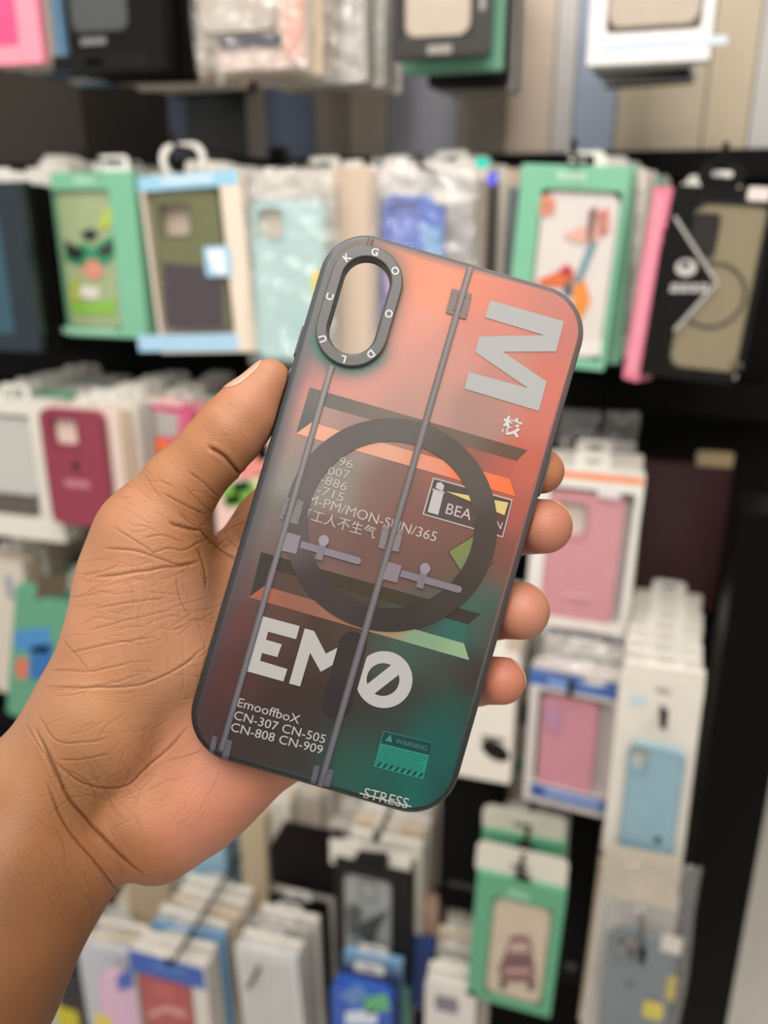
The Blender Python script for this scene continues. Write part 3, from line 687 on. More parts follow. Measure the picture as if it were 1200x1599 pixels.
def subdiv(V, Q):
    E = np.sort(np.stack([Q, np.roll(Q, -1, 1)], 2).reshape(-1, 2), 1)
    key = E[:, 0].astype(np.int64)*len(V)+E[:, 1]; u, inv = np.unique(key, return_inverse=True)
    em = (V[u//len(V)]+V[u % len(V)])/2; fm = V[Q].mean(1); e = len(V)+inv.reshape(-1, 4); f = len(V)+len(u)+np.arange(len(Q))
    NQ = np.stack([np.stack([Q[:, k], e[:, k], f, e[:, k-1]], 1) for k in range(4)], 1).reshape(-1, 4)
    return np.vstack([V, em, fm]), NQ
def gradn(P, e=.05):
    g = np.stack([hand_sdf(P+d)-hand_sdf(P-d) for d in np.eye(3)*e], 1)/(2*e); return g
def project_sdf(V, it=2):
    for _ in range(it):
        d = hand_sdf(V); g = gradn(V); l = np.maximum((g*g).sum(1), .2); V = V-np.clip(d/l, -.8, .8)[:, None]*g
    return V
allp = np.array([p for A, B, _ in PALM for p in (A[0], B[0])]+[p[0] for c in CHAINS for p in c])
VV, QQ = surface_nets(allp.min(0)-34, allp.max(0)+34, 1.2)
VV = project_sdf(VV, 3)
for _ in range(2):
    VV, QQ = subdiv(VV, QQ)
    if len(VV) > 1200000: break
VV = project_sdf(VV, 1)
NN = gradn(VV); NN /= np.linalg.norm(NN, axis=1)[:, None]+1e-9
PXY = np.stack([CX+F*VV[:, 0]/-VV[:, 2], CY-F*VV[:, 1]/-VV[:, 2]], 1)
facing = np.clip((NN*(-VV/np.linalg.norm(VV, axis=1)[:, None])).sum(1)*2.5+.1, 0, 1)
# skin folds: polyline in pixels, depth mm, half width px
C25 = lambda oy, pts: [(x/2.5, oy+y/2.5) for x, y in pts]
FOLDS = [(C25(560, ((815,345),(845,362),(880,385),(915,425),(938,448),(962,474))), 1.15, 3.4), (C25(560, ((740,440),(800,490),(855,540))), .3, 2), (C25(560, ((640,530),(700,560),(760,590),(800,610))), .3, 2),
 (C25(560, ((660,640),(700,655),(740,665),(785,670))), .6, 3), (C25(560, ((400,740),(520,750),(640,785),(700,805),(780,790))), .3, 2.2), (C25(560, ((370,855),(500,840),(640,815),(700,812),(775,795))), .4, 2.4),
 (C25(560, ((370,975),(520,950),(650,935))), .18, 1.7), (C25(560, ((350,1060),(520,1015),(680,980))), .15, 1.6), (C25(560, ((270,1150),(420,1115),(600,1090))), .22, 1.8),
 (C25(560, ((180,1280),(350,1285),(540,1275),(680,1220),(800,1130))), .3, 2.2), (C25(560, ((190,1215),(360,1220),(520,1185))), .2, 1.7), (C25(560, ((240,1090),(290,1150),(350,1220))), .14, 1.5),
 (C25(560, ((780,670),(830,720),(880,755),(930,790))), .5, 2.6), (C25(560, ((770,740),(800,830),(806,900))), .35, 2.4), (C25(560, ((690,850),(700,930),(740,1010))), .15, 1.6),
 (C25(560, ((560,700),(640,690),(720,720))), .2, 1.7), (C25(560, ((600,760),(660,740),(720,750),(775,720))), .25, 1.8), (C25(560, ((450,660),(540,720),(620,770))), .2, 1.7),
 (C25(560, ((700,600),(740,640),(770,655))), .25, 1.8), (C25(560, ((720,500),(780,560),(830,600))), .15, 1.5), (C25(560, ((850,690),(900,660),(950,640))), .2, 1.6), (C25(560, ((830,660),(880,632),(940,600))), .2, 1.6), (C25(560, ((860,650),(890,700),(930,740))), .2, 1.6),
 (C25(1000, ((735,335),(660,420),(560,510),(500,565),(400,580),(300,545),(210,470))), .4, 2.4), (C25(1000, ((230,470),(330,465),(440,440))), .2, 1.8), (C25(1000, ((150,290),(220,390),(320,400),(420,385))), .22, 1.8),
 (C25(1000, ((140,350),(210,500),(270,620),(350,710),(440,810),(500,870),(565,922))), .75, 3.2), (C25(1000, ((180,560),(260,730),(370,860),(440,950),(485,1000))), .45, 2.6), (C25(1000, ((250,600),(230,520),(190,430))), .2, 1.8),
 (C25(1000, ((860,500),(840,560),(800,620),(770,690))), .1, 1.6), (C25(1000, ((650,470),(720,455),(790,430))), .15, 1.6), (C25(1000, ((430,740),(470,720),(510,700))), .1, 1.4), (C25(1000, ((260,500),(350,560),(380,640))), .15, 1.6), (C25(1000, ((180,190),(300,190),(420,170),(560,130))), .15, 1.5),
 (C25(1000, ((100,330),(170,440),(230,560))), .2, 1.8), (C25(1000, ((280,760),(380,880),(420,980))), .12, 1.6), (C25(1000, ((330,980),(370,1060),(350,1100))), .12, 1.6)]
def smooth_line(pts, wob=1.2):
    A = np.array(pts, float); A = np.vstack([2*A[0]-A[1], A, 2*A[-1]-A[-2]]); o = []
    for k in range(1, len(A)-2):
        p0, p1, p2, p3 = A[k-1:k+3]; L = max(3, int(np.hypot(*(p2-p1))/7))
        for t in np.arange(L)/L: o.append(.5*(2*p1+(p2-p0)*t+(2*p0-5*p1+4*p2-p3)*t*t+(3*p1-p0-3*p2+p3)*t**3))
    o.append(A[-2]); o = np.array(o); j = np.random.randn(len(o), 2)*wob; j[1:-1] = (j[:-2]+j[1:-1]+j[2:])/3; return [tuple(p) for p in o+j*.6]
FOLDS = [(smooth_line(p), d, w) for p, d, w in FOLDS]
def sprinkle(n, box, ang, spread, l0, l1, d0, d1):
    for _ in range(n):
        x, y = random.uniform(box[0], box[1]), random.uniform(box[2], box[3]); a = math.radians(ang+random.gauss(0, spread)); l = random.uniform(l0, l1); c = random.uniform(-.12, .12)*l
        FOLDS.append((smooth_line([(x-math.cos(a)*l/2, y-math.sin(a)*l/2), (x-math.sin(a)*c, y+math.cos(a)*c), (x+math.cos(a)*l/2, y+math.sin(a)*l/2)], .4), random.uniform(d0, d1), 1.7))
sprinkle(70, (110, 320, 870, 1100), -10, 12, 25, 90, .04, .11)
sprinkle(45, (200, 330, 880, 1080), 78, 14, 20, 70, .03, .08)
sprinkle(30, (190, 340, 730, 830), 28, 18, 15, 50, .04, .12)
sprinkle(16, (320, 430, 620, 720), 35, 14, 10, 30, .03, .06)
sprinkle(40, (80, 260, 1130, 1260), -20, 25, 20, 70, .04, .1)
sprinkle(40, (60, 220, 1180, 1380), 55, 10, 25, 80, .04, .12)
sprinkle(24, (0, 170, 1280, 1480), 60, 9, 30, 80, .03, .07)
sprinkle(22, (210, 330, 1150, 1300), -25, 30, 15, 50, .03, .06)
sprinkle(26, (310, 370, 790, 850), -35, 14, 15, 45, .05, .15)
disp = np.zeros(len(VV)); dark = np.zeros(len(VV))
for pts, dep, w in FOLDS:
    A = np.array(pts); bb = (PXY[:, 0] > A[:, 0].min()-14) & (PXY[:, 0] < A[:, 0].max()+14) & (PXY[:, 1] > A[:, 1].min()-14) & (PXY[:, 1] < A[:, 1].max()+14)
    ii = np.where(bb)[0]; P = PXY[ii]; dm_ = np.full(len(ii), 1e9); tt = np.zeros(len(ii)); ns_ = len(A)-1
    for k in range(ns_):
        ba = A[k+1]-A[k]; t = np.clip(((P-A[k]) @ ba)/(ba @ ba), 0, 1); d = np.hypot(*(P-A[k]-t[:, None]*ba).T); m_ = d < dm_; dm_[m_] = d[m_]; tt[m_] = ((k+t)/ns_)[m_]
    fade = np.clip(np.minimum(tt, 1-tt)*6+.25, 0, 1)
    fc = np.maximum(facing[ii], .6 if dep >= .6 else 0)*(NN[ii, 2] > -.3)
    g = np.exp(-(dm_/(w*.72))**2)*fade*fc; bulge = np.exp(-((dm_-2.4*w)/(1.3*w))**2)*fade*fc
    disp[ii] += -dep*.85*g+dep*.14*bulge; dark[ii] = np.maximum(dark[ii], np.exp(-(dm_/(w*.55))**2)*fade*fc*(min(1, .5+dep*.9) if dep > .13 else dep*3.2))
VV = VV+NN*disp[:, None]
# skin tone: paler palm side, browner outside of thumb, wrist and forearm; forearm's falloff of light painted in too
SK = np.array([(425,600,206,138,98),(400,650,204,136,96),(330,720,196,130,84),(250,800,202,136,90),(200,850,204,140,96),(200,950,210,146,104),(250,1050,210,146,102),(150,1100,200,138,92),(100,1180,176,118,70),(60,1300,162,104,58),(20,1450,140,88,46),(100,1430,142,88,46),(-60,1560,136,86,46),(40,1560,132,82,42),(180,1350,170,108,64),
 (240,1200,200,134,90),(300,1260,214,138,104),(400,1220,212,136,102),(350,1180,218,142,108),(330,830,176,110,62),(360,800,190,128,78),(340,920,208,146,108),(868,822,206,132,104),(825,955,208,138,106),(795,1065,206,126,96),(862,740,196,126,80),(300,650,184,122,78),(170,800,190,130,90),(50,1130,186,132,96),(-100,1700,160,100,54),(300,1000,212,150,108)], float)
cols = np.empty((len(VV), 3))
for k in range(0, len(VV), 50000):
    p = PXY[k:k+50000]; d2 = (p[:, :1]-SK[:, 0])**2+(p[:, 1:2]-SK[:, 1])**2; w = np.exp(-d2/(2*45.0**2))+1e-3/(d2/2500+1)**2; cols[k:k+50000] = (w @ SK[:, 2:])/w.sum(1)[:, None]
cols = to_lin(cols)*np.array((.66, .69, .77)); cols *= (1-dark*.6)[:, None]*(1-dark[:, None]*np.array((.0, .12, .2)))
me = bpy.data.meshes.new('hand'); me.vertices.add(len(VV)); me.vertices.foreach_set('co', (VV*MM).astype(np.float32).ravel())
me.loops.add(QQ.size); me.loops.foreach_set('vertex_index', QQ.astype(np.int32).ravel()); me.polygons.add(len(QQ)); me.polygons.foreach_set('loop_start', np.arange(0, QQ.size, 4, dtype=np.int32)); me.polygons.foreach_set('use_smooth', np.ones(len(QQ), bool))
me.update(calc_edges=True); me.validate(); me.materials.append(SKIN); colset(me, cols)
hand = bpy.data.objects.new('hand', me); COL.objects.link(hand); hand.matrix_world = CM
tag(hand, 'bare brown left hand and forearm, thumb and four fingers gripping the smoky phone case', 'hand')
# nails
NAIL = mat((200, 148, 124), .3, name='nail')
def nail(center, axis, out, L, Wd, lab=None):
    """curved plate lying on the finger: centre point on the bone, axis towards the tip, out = facing direction"""
    axis = axis/np.linalg.norm(axis); out = out-axis*(out @ axis); out /= np.linalg.norm(out); side = np.cross(axis, out)
    nu, nv = 12, 14; pts = []
    for i in range(nu+1):
        for j in range(nv+1):
            s_ = (i/nu*2-1); a = (j/nv*2-1)
            wfac = math.sqrt(max(0, 1-max(0, abs(s_)-.45)**2/.55**2*.75))
            th = a*Wd*wfac; dr = out*math.cos(th)+side*math.sin(th); o = center+axis*s_*L; pts.append((o, dr))
    O = np.array([p[0] for p in pts]); Dr = np.array([p[1] for p in pts]); t = np.zeros(len(O))
    for _ in range(30): t -= np.clip(hand_sdf(O+Dr*t[:, None]), -2, 2)*.9
    top = O+Dr*(t+.22)[:, None]; bot = O+Dr*(t-.35)[:, None]; n_ = len(O); Fq = []
    for i in range(nu):
        for j in range(nv):
            k = i*(nv+1)+j; Fq.append((k, k+1, k+nv+2, k+nv+1)); Fq.append((n_+k, n_+k+nv+1, n_+k+nv+2, n_+k+1))
    bd = [j for j in range(nv+1)]+[i*(nv+1)+nv for i in range(1, nu+1)]+[nu*(nv+1)+j for j in range(nv-1, -1, -1)]+[i*(nv+1) for i in range(nu-1, 0, -1)]
    for a, b_ in zip(bd, bd[1:]+bd[:1]): Fq.append((a, n_+a, n_+b_, b_))
    return obj('fingernail', np.vstack([top, bot])*MM, Fq, NAIL, hand, True)
T = CHAINS[0]
nail(H(409, 611, -4.5), T[4][0]-T[3][0], np.array((-.86, .5, .12)), 6.2, .85)
for ch, o_ in ((CHAINS[1], (.75, .35, -.55)), (CHAINS[2], (.86, .46, -.06)), (CHAINS[3], (.7, .45, -.6)), (CHAINS[4], (.75, .3, -.55))):
    A, B = ch[-2][0], ch[-1][0]; ax_ = (B-A)/np.linalg.norm(B-A)
    nail(B+ax_*-0.5, ax_, np.array(o_), 4.6, .8)
# ------------------------------------------------------------------ row at the top, cut by the frame
def pack(label, xL, xR, yT, yB, Y, yaw=0, roll=0, name='boxed_phone_case', cat='phone case pack', group=None):
    return Pack(name, label, cat, xL, xR, yT, yB, Y, yaw, roll, group)
WHITE, CREAM, BLACKC, GREEN = (228, 222, 212), (216, 198, 176), (24, 23, 22), (122, 184, 152)
EDGEL = 'slim %s behind %s'
EDGEG = 'packs hanging behind %s'
def backs(P, kinds, n, what, behind, **k): stack(P, kinds, n, label=EDGEL % (what, behind), group=EDGEG % behind, **k)

P = pack('pink case box with a bright pink front at the top left corner', -50, 38, -150, 100, .84)
P.add('box', [rr(-P.w/2, P.w/2, -P.h, 0, .002)], 0, .012, mat((246, 150, 168), .4)); P.add('front_print', [P.rect(-40, 20, -100, 72, r=.004)], -.0005, 0, mat((240, 84, 134), .4))
P.slot = (0, .01); backs(P, ['white', 'blue', 'cream', 'blue', 'navy', 'green'], 8, 'pack', 'the pink box in the top left corner', step=.017, dx=.0015, start=.016)

P = pack('large black case box with a dark grey window at the top of the picture', 78, 236, -190, 112, .83)
window_box(P, BLACKC, (96, 194, -140, 52), t=.02, back=(58, 60, 62)); case_part(P, (100, 190, -135, 48), (74, 78, 80), (108, 150, -120, -70))
band(P, 126, 166, 59, 70, (120, 118, 116), name='lettering'); band(P, 82, 232, 84, 110, (30, 29, 28)); band(P, 134, 162, 93, 101, (150, 140, 132), name='lettering')
backs(P, ['black', 'black', 'black', 'cream', 'cream', 'white', 'cream', 'white', 'cream'], 10, 'pack', 'the large black box at the top', step=.016, dx=.002)
P = pack('clear pack of a beige case with a navy lower strip, cut by the top edge', 298, 468, -190, 106, .83, name='bagged_phone_case')
P.add('backing_card', [P.rect(322, 468, -180, 104, r=.004)], .012, .0132, mat((226, 200, 184), .5))
case_part(P, (304, 424, -150, 48), (188, 178, 166), (312, 356, -130, -80)); P.add('navy_strip', [P.rect(336, 434, 52, 70, r=.003)], .008, .011, mat((44, 50, 64), .4)); P.add('pink_edge', [P.rect(436, 466, -150, 92, r=.004)], .009, .0115, mat((226, 168, 150), .5))
bag_part(P, 296, 472, -190, 110, seed=1)
backs(P, ['clear', 'cream', 'clear', 'grey', 'white'], 9, 'pack', 'the beige case in clear pack at the top', step=.018, dx=.002)
P = pack('crumpled clear bag with a grey card at the top, left of the grey wall', 470, 556, -160, 122, .88, name='bagged_phone_case')
P.add('backing_card', [P.rect(474, 520, -150, 116, r=.004)], .01, .0112, mat((150, 138, 124), .5)); bag_part(P, 468, 560, -170, 128, seed=2, amp=.008)
backs(P, ['clear', 'grey'], 5, 'pack', 'the crumpled clear bag at the top', step=.022, dx=.004)
P = pack('black framed box with a beige window at the top, against the grey wall', 612, 772, -190, 88, .84)
window_box(P, (48, 46, 44), (626, 741, -150, 60), t=.02, back=(176, 162, 148)); case_part(P, (632, 736, -140, 55), (196, 182, 166), (640, 690, -120, -70))
band(P, 668, 706, 70, 84, (150, 144, 138), name='lettering'); band(P, 750, 759, -20, 16, (150, 146, 142), name='lettering')
P2 = pack('green case box tucked behind the black framed box at the top', 632, 794, -170, 112, .88); window_box(P2, (110, 168, 140), (650, 760, -150, 60), t=.016, back=(36, 92, 88))
P3 = pack('tall black box at the back of the black and green boxes at the top', 672, 806, -150, 132, .94); window_box(P3, (26, 24, 23), (690, 790, -130, 80), t=.014, back=(40, 38, 36)); band(P3, 676, 770, 100, 112, (180, 196, 204))
backs(P3, ['black', 'grey'], 4, 'pack', 'the tall black box at the top', step=.018)
P = pack('white box with a pale beige window at the top right', 936, 1140, -200, 98, .82)
window_box(P, (222, 220, 220), (954, 1106, -150, 48), t=.02, back=(200, 186, 166)); case_part(P, (956, 1102, -140, 37), (190, 176, 160), (966, 1020, -120, -60)); band(P, 940, 1136, 60, 74, (198, 208, 220))
backs(P, ['grey', 'black', 'white', 'navy'], 6, 'pack', 'the white box at the top right', step=.02, w=P.w*.86)

# ------------------------------------------------------------------ second row
P = pack('dark navy booklet-style case at the left edge of the second row', -70, 28, 285, 548, .80, yaw=4)
P.add('box', [rr(-P.w/2, P.w/2, -P.h, 0, .003)], 0, .012, mat((36, 46, 54), .35)); P.add('front_print', [P.rect(-60, 10, 330, 520, r=.004)], -.0005, 0, mat((50, 84, 100), .4))
backs(P, ['black'], 7, 'dark booklet case', 'the navy booklet case at the left edge', step=.017, dx=.001, start=.018)
P = pack('tall white pack between the dark booklets and the green window box', 40, 108, 262, 520, .93); P.add('box', [rr(-P.w/2, P.w/2, -P.h, 0, .003)], 0, .01, mat(WHITE, .45)); P.add('hang_tab', [P.rect(58, 92, 252, 270, r=.004)], .003, .004, mat((225, 222, 215), .4))
backs(P, ['white', 'cream'], 5, 'pack', 'the tall white pack beside the dark booklets', step=.02, start=.014)

P = pack('green window box with a lime and black patterned case, beside the light blue banded box', 76, 206, 268, 526, .85)
window_box(P, GREEN, (94, 180, 296, 512), t=.024, back=(176, 190, 150))
c = case_part(P, (96, 178, 298, 510), (168, 184, 140), r=.008)
art = lambda nm, pts, col, y=.0025, par=None: P.add(nm, [P.poly(pts)], y, y+.0006, mat(col, .45), par or c)
art('pattern_patch', [(98,398),(128,378),(136,386),(146,386),(154,378),(176,366),(177,400),(160,416),(146,404),(138,404),(126,416),(104,408)], (34, 150, 104)); art('pattern_patch', [(98,376),(132,392),(124,408),(104,402)], (34, 40, 36), .002); art('pattern_patch', [(150,390),(176,374),(174,396),(156,402)], (34, 40, 36), .002)
art('pattern_patch', [(124,424),(136,406),(150,408),(162,426),(146,440)], (226, 150, 130)); art('pattern_patch', [(124,446),(154,450),(150,468),(122,464)], (230, 226, 214)); art('pattern_patch', [(110,474),(178,470),(178,494),(112,490)], (140, 196, 70)); art('pattern_patch', [(160,330),(178,312),(178,352),(150,358)], (190, 206, 80)); art('pattern_patch', [(108,440),(122,434),(124,470),(108,474)], (176, 190, 80))
art('pattern_patch', [(122,364),(142,356),(152,368),(136,378)], (34, 36, 34))
band(P, 116, 150, 276, 288, (160, 206, 178), name='lettering'); band(P, 96, 180, 512, 522, (150, 200, 172), name='lettering'); P.add('hang_tab', [P.rect(150, 198, 242, 272, r=.006), P.rect(158, 190, 248, 260, r=.003)], .004, .0052, mat((228, 226, 220), .3))
backs(P, ['green', 'navy', 'white', 'green', 'white'], 7, 'pack', 'the leftmost green window box', step=.022, start=.03)
hook(P, 125, 228, 'black hook tip above the leftmost green window box')

P = pack('white box with light blue bands and an olive and dark purple case', 214, 372, 270, 550, .84, roll=-3)
window_box(P, (230, 214, 196), (238, 356, 292, 530), t=.024, back=(222, 204, 188))
c = case_part(P, (244, 348, 298, 514), (112, 116, 76), (247, 294, 317, 368)); P.add('lower_half', [P.poly([(252,410),(346,418),(347,513),(258,513)])], .0028, .0036, mat((70, 58, 66), .5), c)
P.add('sticker', [P.rect(320, 362, 384, 432, r=.004)], -.0006, -.0001, mat((156, 200, 226), .4)); P.add('sticker_panel', [P.poly([(324,392),(350,388),(354,430),(334,424)])], -.001, -.0005, mat((238, 240, 240), .4))
band(P, 215, 371, 271, 294, (150, 200, 228), [(252, 332, 276, 286, (206, 226, 236))]); band(P, 216, 372, 522, 548, (166, 204, 230)); hoop_part(P, 246, 318, 222, 272, (226, 224, 218))
backs(P, ['white', 'navy', 'cream', 'white', 'cream'], 8, 'pack', 'the white box with light blue bands', step=.02, start=.03)
hook(P, 270, 208, 'black hook tip inside the white hoop of the light blue banded box')

P = pack('clear bag with a pale speckled aqua case, left of the held phone case', 384, 522, 262, 568, .84, name='bagged_phone_case')
c = case_part(P, (394, 504, 312, 562), (184, 216, 216), (400, 438, 326, 372), y0=.006, y1=.014); P.add('camera_card', [P.rect(401, 437, 327, 371, r=.004)], .012, .0135, mat((206, 190, 176), .5), c)
for i in range(60):
    q = P.loc(random.uniform(398, 500), random.uniform(380, 556)); P.add('speckle', [ell(q[0], q[1], random.uniform(.0006, .0014), n=6)], .0053, .006, mat(random.choice([(206, 230, 228), (160, 200, 204)]), .5), c)
P.add('yellow_tag', [P.rect(486, 502, 424, 460, r=.001)], .003, .0036, mat((236, 206, 40), .4)); P.add('header_card', [P.rect(390, 516, 266, 306, r=.003)], .012, .013, mat((214, 206, 196), .5)); bag_part(P, 382, 526, 260, 572, seed=3, amp=.005)
backs(P, ['clear', 'clear', 'cream', 'clear'], 8, 'pack', 'the speckled aqua case', step=.022, dx=.003, start=.03)
hook(P, 448, 232, 'black hook tip above the speckled aqua case')
P = pack('cream pack standing edge-forward behind the camera opening of the held case', 516, 572, 262, 558, .86, yaw=-35); P.add('box', [rr(-P.w/2, P.w/2, -P.h, 0, .006)], 0, .014, mat((222, 200, 180), .35)); P.add('hang_tab', [P.rect(530, 560, 250, 266, r=.004)], .004, .005, mat((225, 220, 212), .4))
backs(P, ['clear', 'cream', 'grey'], 2, 'pack', 'the cream edge-forward pack', step=.034, dx=.001, jit=.001)

P = pack('crinkled clear bag with a bright blue case, behind the top edge of the held case', 584, 740, 252, 560, .84, name='bagged_phone_case')
c = case_part(P, (596, 690, 304, 540), (92, 122, 212), (606, 650, 314, 366), y0=.006, y1=.014, rough=.25); P.add('camera_card', [P.rect(607, 649, 315, 365, r=.004)], .012, .0135, mat((120, 140, 214), .3), c)
P.add('swirl_patch', [P.poly([(598,420),(640,400),(672,430),(640,470),(600,460)])], .0054, .006, mat((196, 160, 206), .4), c); P.add('swirl_patch', [P.poly([(600,470),(660,470),(680,520),(610,530)])], .0054, .006, mat((220, 150, 180), .4), c); P.add('swirl_patch', [P.poly([(655,350),(688,356),(688,420),(664,400)])], .0054, .006, mat((120, 170, 216), .4), c)
P.add('header_card', [P.rect(676, 706, 292, 318, r=.002)], .004, .005, mat((228, 222, 214), .5)); bag_part(P, 582, 746, 244, 566, seed=4, amp=.009, t=.03)
backs(P, ['clear', 'clear', 'grey', 'clear', 'cream'], 7, 'pack', 'the bright blue case in its crinkled bag', step=.024, dx=.006, start=.034)
P2 = pack('small teal glittering tag at the top corner of the crinkled clear bag', 742, 766, 244, 264, .83, name='glitter_tag', cat='tag'); P2.add('tag', [ell(0, -P2.h/2, P2.w/2, P2.h/2.4)], 0, .001, mat((20, 200, 180), .15))
P2 = pack('small violet-blue tag hanging below the teal one beside the clear bag', 760, 778, 268, 290, .83, name='glitter_tag', cat='tag'); P2.add('tag', [P2.rect(761, 777, 269, 289, r=.002)], 0, .001, mat((96, 96, 224), .2))
hook(P, 655, 238, 'black hook tip above the crinkled bag with the bright blue case')
for i, (a, b_, c, what) in enumerate(((744, 762, (150, 140, 128), 'grey-brown'), (762, 776, (64, 60, 58), 'charcoal'), (774, 792, (196, 188, 176), 'off-white'), (790, 806, (122, 128, 136), 'slate grey'))):
    P = pack('narrow %s pack standing edge-on between the crinkled bag and the green splash-art box' % what, a, b_, 280+4*i, 540, .86+.02*i, yaw=0); P.add('box', [rr(-P.w/2, P.w/2, -P.h, 0, .002)], 0, .09, mat(c, .45))

P = pack('green window box with a white case splashed orange, right of the held case', 814, 986, 258, 572, .80, yaw=-4, roll=3)
window_box(P, GREEN, (832, 956, 296, 560), t=.024, back=(222, 214, 208))
c = case_part(P, (834, 954, 300, 558), (226, 218, 214), y0=.003)
def splash(pts, col): P.add('paint_splash', [P.poly(pts)], .0016, .0022, mat(col, .45), c)
splash([(832,318),(840,306),(856,304),(868,312),(866,332),(852,338),(838,334)], (228, 150, 120)); splash([(842,316),(858,314),(858,328),(844,328)], (226, 218, 214)); splash([(880,366),(918,350),(940,330),(950,352),(928,382),(890,376)], (232, 180, 164)); splash([(920,328),(932,322),(926,380),(916,378)], (120, 92, 88)); splash([(932,332),(950,324),(952,362),(936,370)], (226, 120, 110))
splash([(838,438),(862,428),(886,420),(900,432),(880,448),(846,450)], (226, 110, 60)); splash([(870,424),(884,412),(896,420),(890,436)], (212, 66, 80)); splash([(894,446),(914,438),(922,470),(908,500),(896,478)], (236, 146, 60)); splash([(884,440),(898,436),(920,380),(934,376),(908,440)], (110, 150, 160)); splash([(880,444),(894,440),(892,464),(880,462)], (70, 90, 100)); splash([(884,478),(900,474),(906,512),(890,520)], (238, 180, 80))
splash([(900,540),(940,530),(944,556),(900,556)], (236, 230, 226)); splash([(866,476),(880,470),(884,500),(868,504)], (150, 130, 190))
band(P, 870, 916, 268, 282, (176, 212, 190), name='lettering'); P.add('hang_tab', [P.rect(876, 928, 240, 262, r=.005), P.rect(888, 914, 246, 252, r=.002)], .006, .0072, mat((24, 22, 21), .3))
backs(P, ['green', 'grey', 'clear', 'grey', 'white'], 8, 'pack', 'the green splash-art box', step=.022, dx=.004, start=.03)
hook(P, 897, 216, 'black hook tip above the green splash-art box')

P = pack('pink case box standing edge-forward left of the black olive-case box', 1022, 1050, 292, 598, .775, yaw=-38, roll=5); P.add('box', [rr(-P.w/2, P.w/2, -P.h, 0, .002)], 0, .018, mat((226, 128, 152), .4)); P.add('front_print', [rr(-P.w/2+.004, P.w/2-.004, -P.h+.006, -.006, .003)], -.0005, 0, mat((234, 150, 170), .4))
P = pack('black window box with an olive case and a dark diamond label, at the right edge', 1046, 1206, 292, 594, .77, yaw=-3, roll=3.5)
window_box(P, (24, 23, 22), (1066, 1186, 312, 582), t=.024, back=(32, 30, 28))
c = case_part(P, (1066, 1184, 320, 580), (140, 128, 98), (1073, 1122, 332, 404), y0=.003)
P.add('camera_glass', [P.rect(1075, 1120, 334, 402, r=.005)], .002, .003, mat((30, 28, 26), .15), c); q = P.loc(1112, 462); P.add('magnet_ring', [ell(q[0], q[1], .0275, n=40), ell(q[0], q[1], .0245, n=40)], .0021, .0028, mat((64, 58, 44), .5), c)
dl = P.add('diamond_label', [P.poly([(1058,340),(1120,442),(1056,516),(1036,490),(1036,360)])], -.0008, -.0002, mat((26, 25, 25), .3)); P.add('label_border', [P.poly(line_loop((1054,338), (1121,443), 5))], -.0012, -.0007, mat((176, 172, 168), .3), dl); P.add('label_border', [P.poly(line_loop((1121,441), (1054,516), 5))], -.0012, -.0007, mat((176, 172, 168), .3), dl)
q = P.loc(1072, 418); P.add('round_emblem', [ell(q[0], q[1], .0085, .007), ell(q[0]-.001, q[1]+.0022, .004, .0026)], -.0012, -.0007, mat((190, 186, 182), .3), dl)
for a, b_ in ((1046, 1060), (1062, 1074), (1077, 1088), (1091, 1104)): P.add('lettering', [P.poly([(a+4,443),(b_+3,443),(b_,456),(a,456)]), P.poly([(a+6,447),(b_-1,447),(b_-2,451),(a+5,451)])], -.0012, -.0007, mat((190, 186, 182), .3), dl)
P.add('lettering', [P.rect(1142, 1160, 566, 574, r=.001)], -.0006, -.0001, mat((90, 84, 66), .4)); P.add('hang_tab', [P.rect(1090, 1166, 250, 296, r=.012), P.rect(1112, 1146, 266, 276, r=.003)], .004, .0052, mat((26, 25, 24), .3)); P.add('price_sticker', [P.rect(1168, 1204, 292, 314, r=.002)], -.0006, -.0001, mat((216, 206, 198), .4))
backs(P, ['white', 'black', 'clear', 'black'], 8, 'pack', 'the black olive-case box', step=.024, start=.03, dx=-.002)
hook(P, 1135, 222, 'black hook tip above the black olive-case box')

# ------------------------------------------------------------------ third row
P = pack('white blister pack with a hang hoop at the left edge of the third row', -70, 72, 622, 840, .81)
window_box(P, (222, 218, 208), (-66, 54, 646, 802), t=.02, back=(200, 196, 190)); P.add('clear_tray', [P.rect(-62, 48, 652, 770, r=.008)], .004, .006, mat((206, 204, 200), .2)); P.add('dark_strip', [P.rect(-62, 52, 774, 800, r=.002)], .002, .004, mat((92, 82, 74), .4)); hoop_part(P, -6, 42, 600, 630, (226, 224, 218))
backs(P, ['white', 'green', 'white'], 7, 'pack', 'the white hooped blister pack', step=.024, start=.026)
P = pack('maroon silicone phone case on a cream card, left of the thumb', 70, 178, 640, 822, .785)
P.add('backing_card', [P.rect(72, 184, 636, 824, r=.004)], .012, .014, mat((226, 208, 196), .5))
c = case_part(P, (72, 166, 642, 820), (142, 54, 74), (80, 121, 654, 696), y0=0, y1=.010, rough=.6, emblem=(118, 728, .0046, (50, 24, 34))); q = P.loc(120, 720); P.add('emblem_leaf', [ell(q[0], q[1], .0018, .0009, rot=.8)], -.0005, 0, mat((50, 24, 34), .4), c)
P.add('lettering', [P.rect(102, 140, 750, 761, r=.0015)], -.0005, 0, mat((186, 120, 134), .5), c); P.add('camera_card', [P.rect(81, 120, 655, 695, r=.005)], .008, .009, mat((230, 206, 194), .5), c)
backs(P, ['cream', 'white', 'grey', 'white', 'cream'], 9, 'pack', 'the maroon silicone case', step=.02, start=.02, dx=.002)
P = pack('pink instant-camera shaped phone case with an orange patch, behind the thumb', 214, 306, 632, 790, .86)
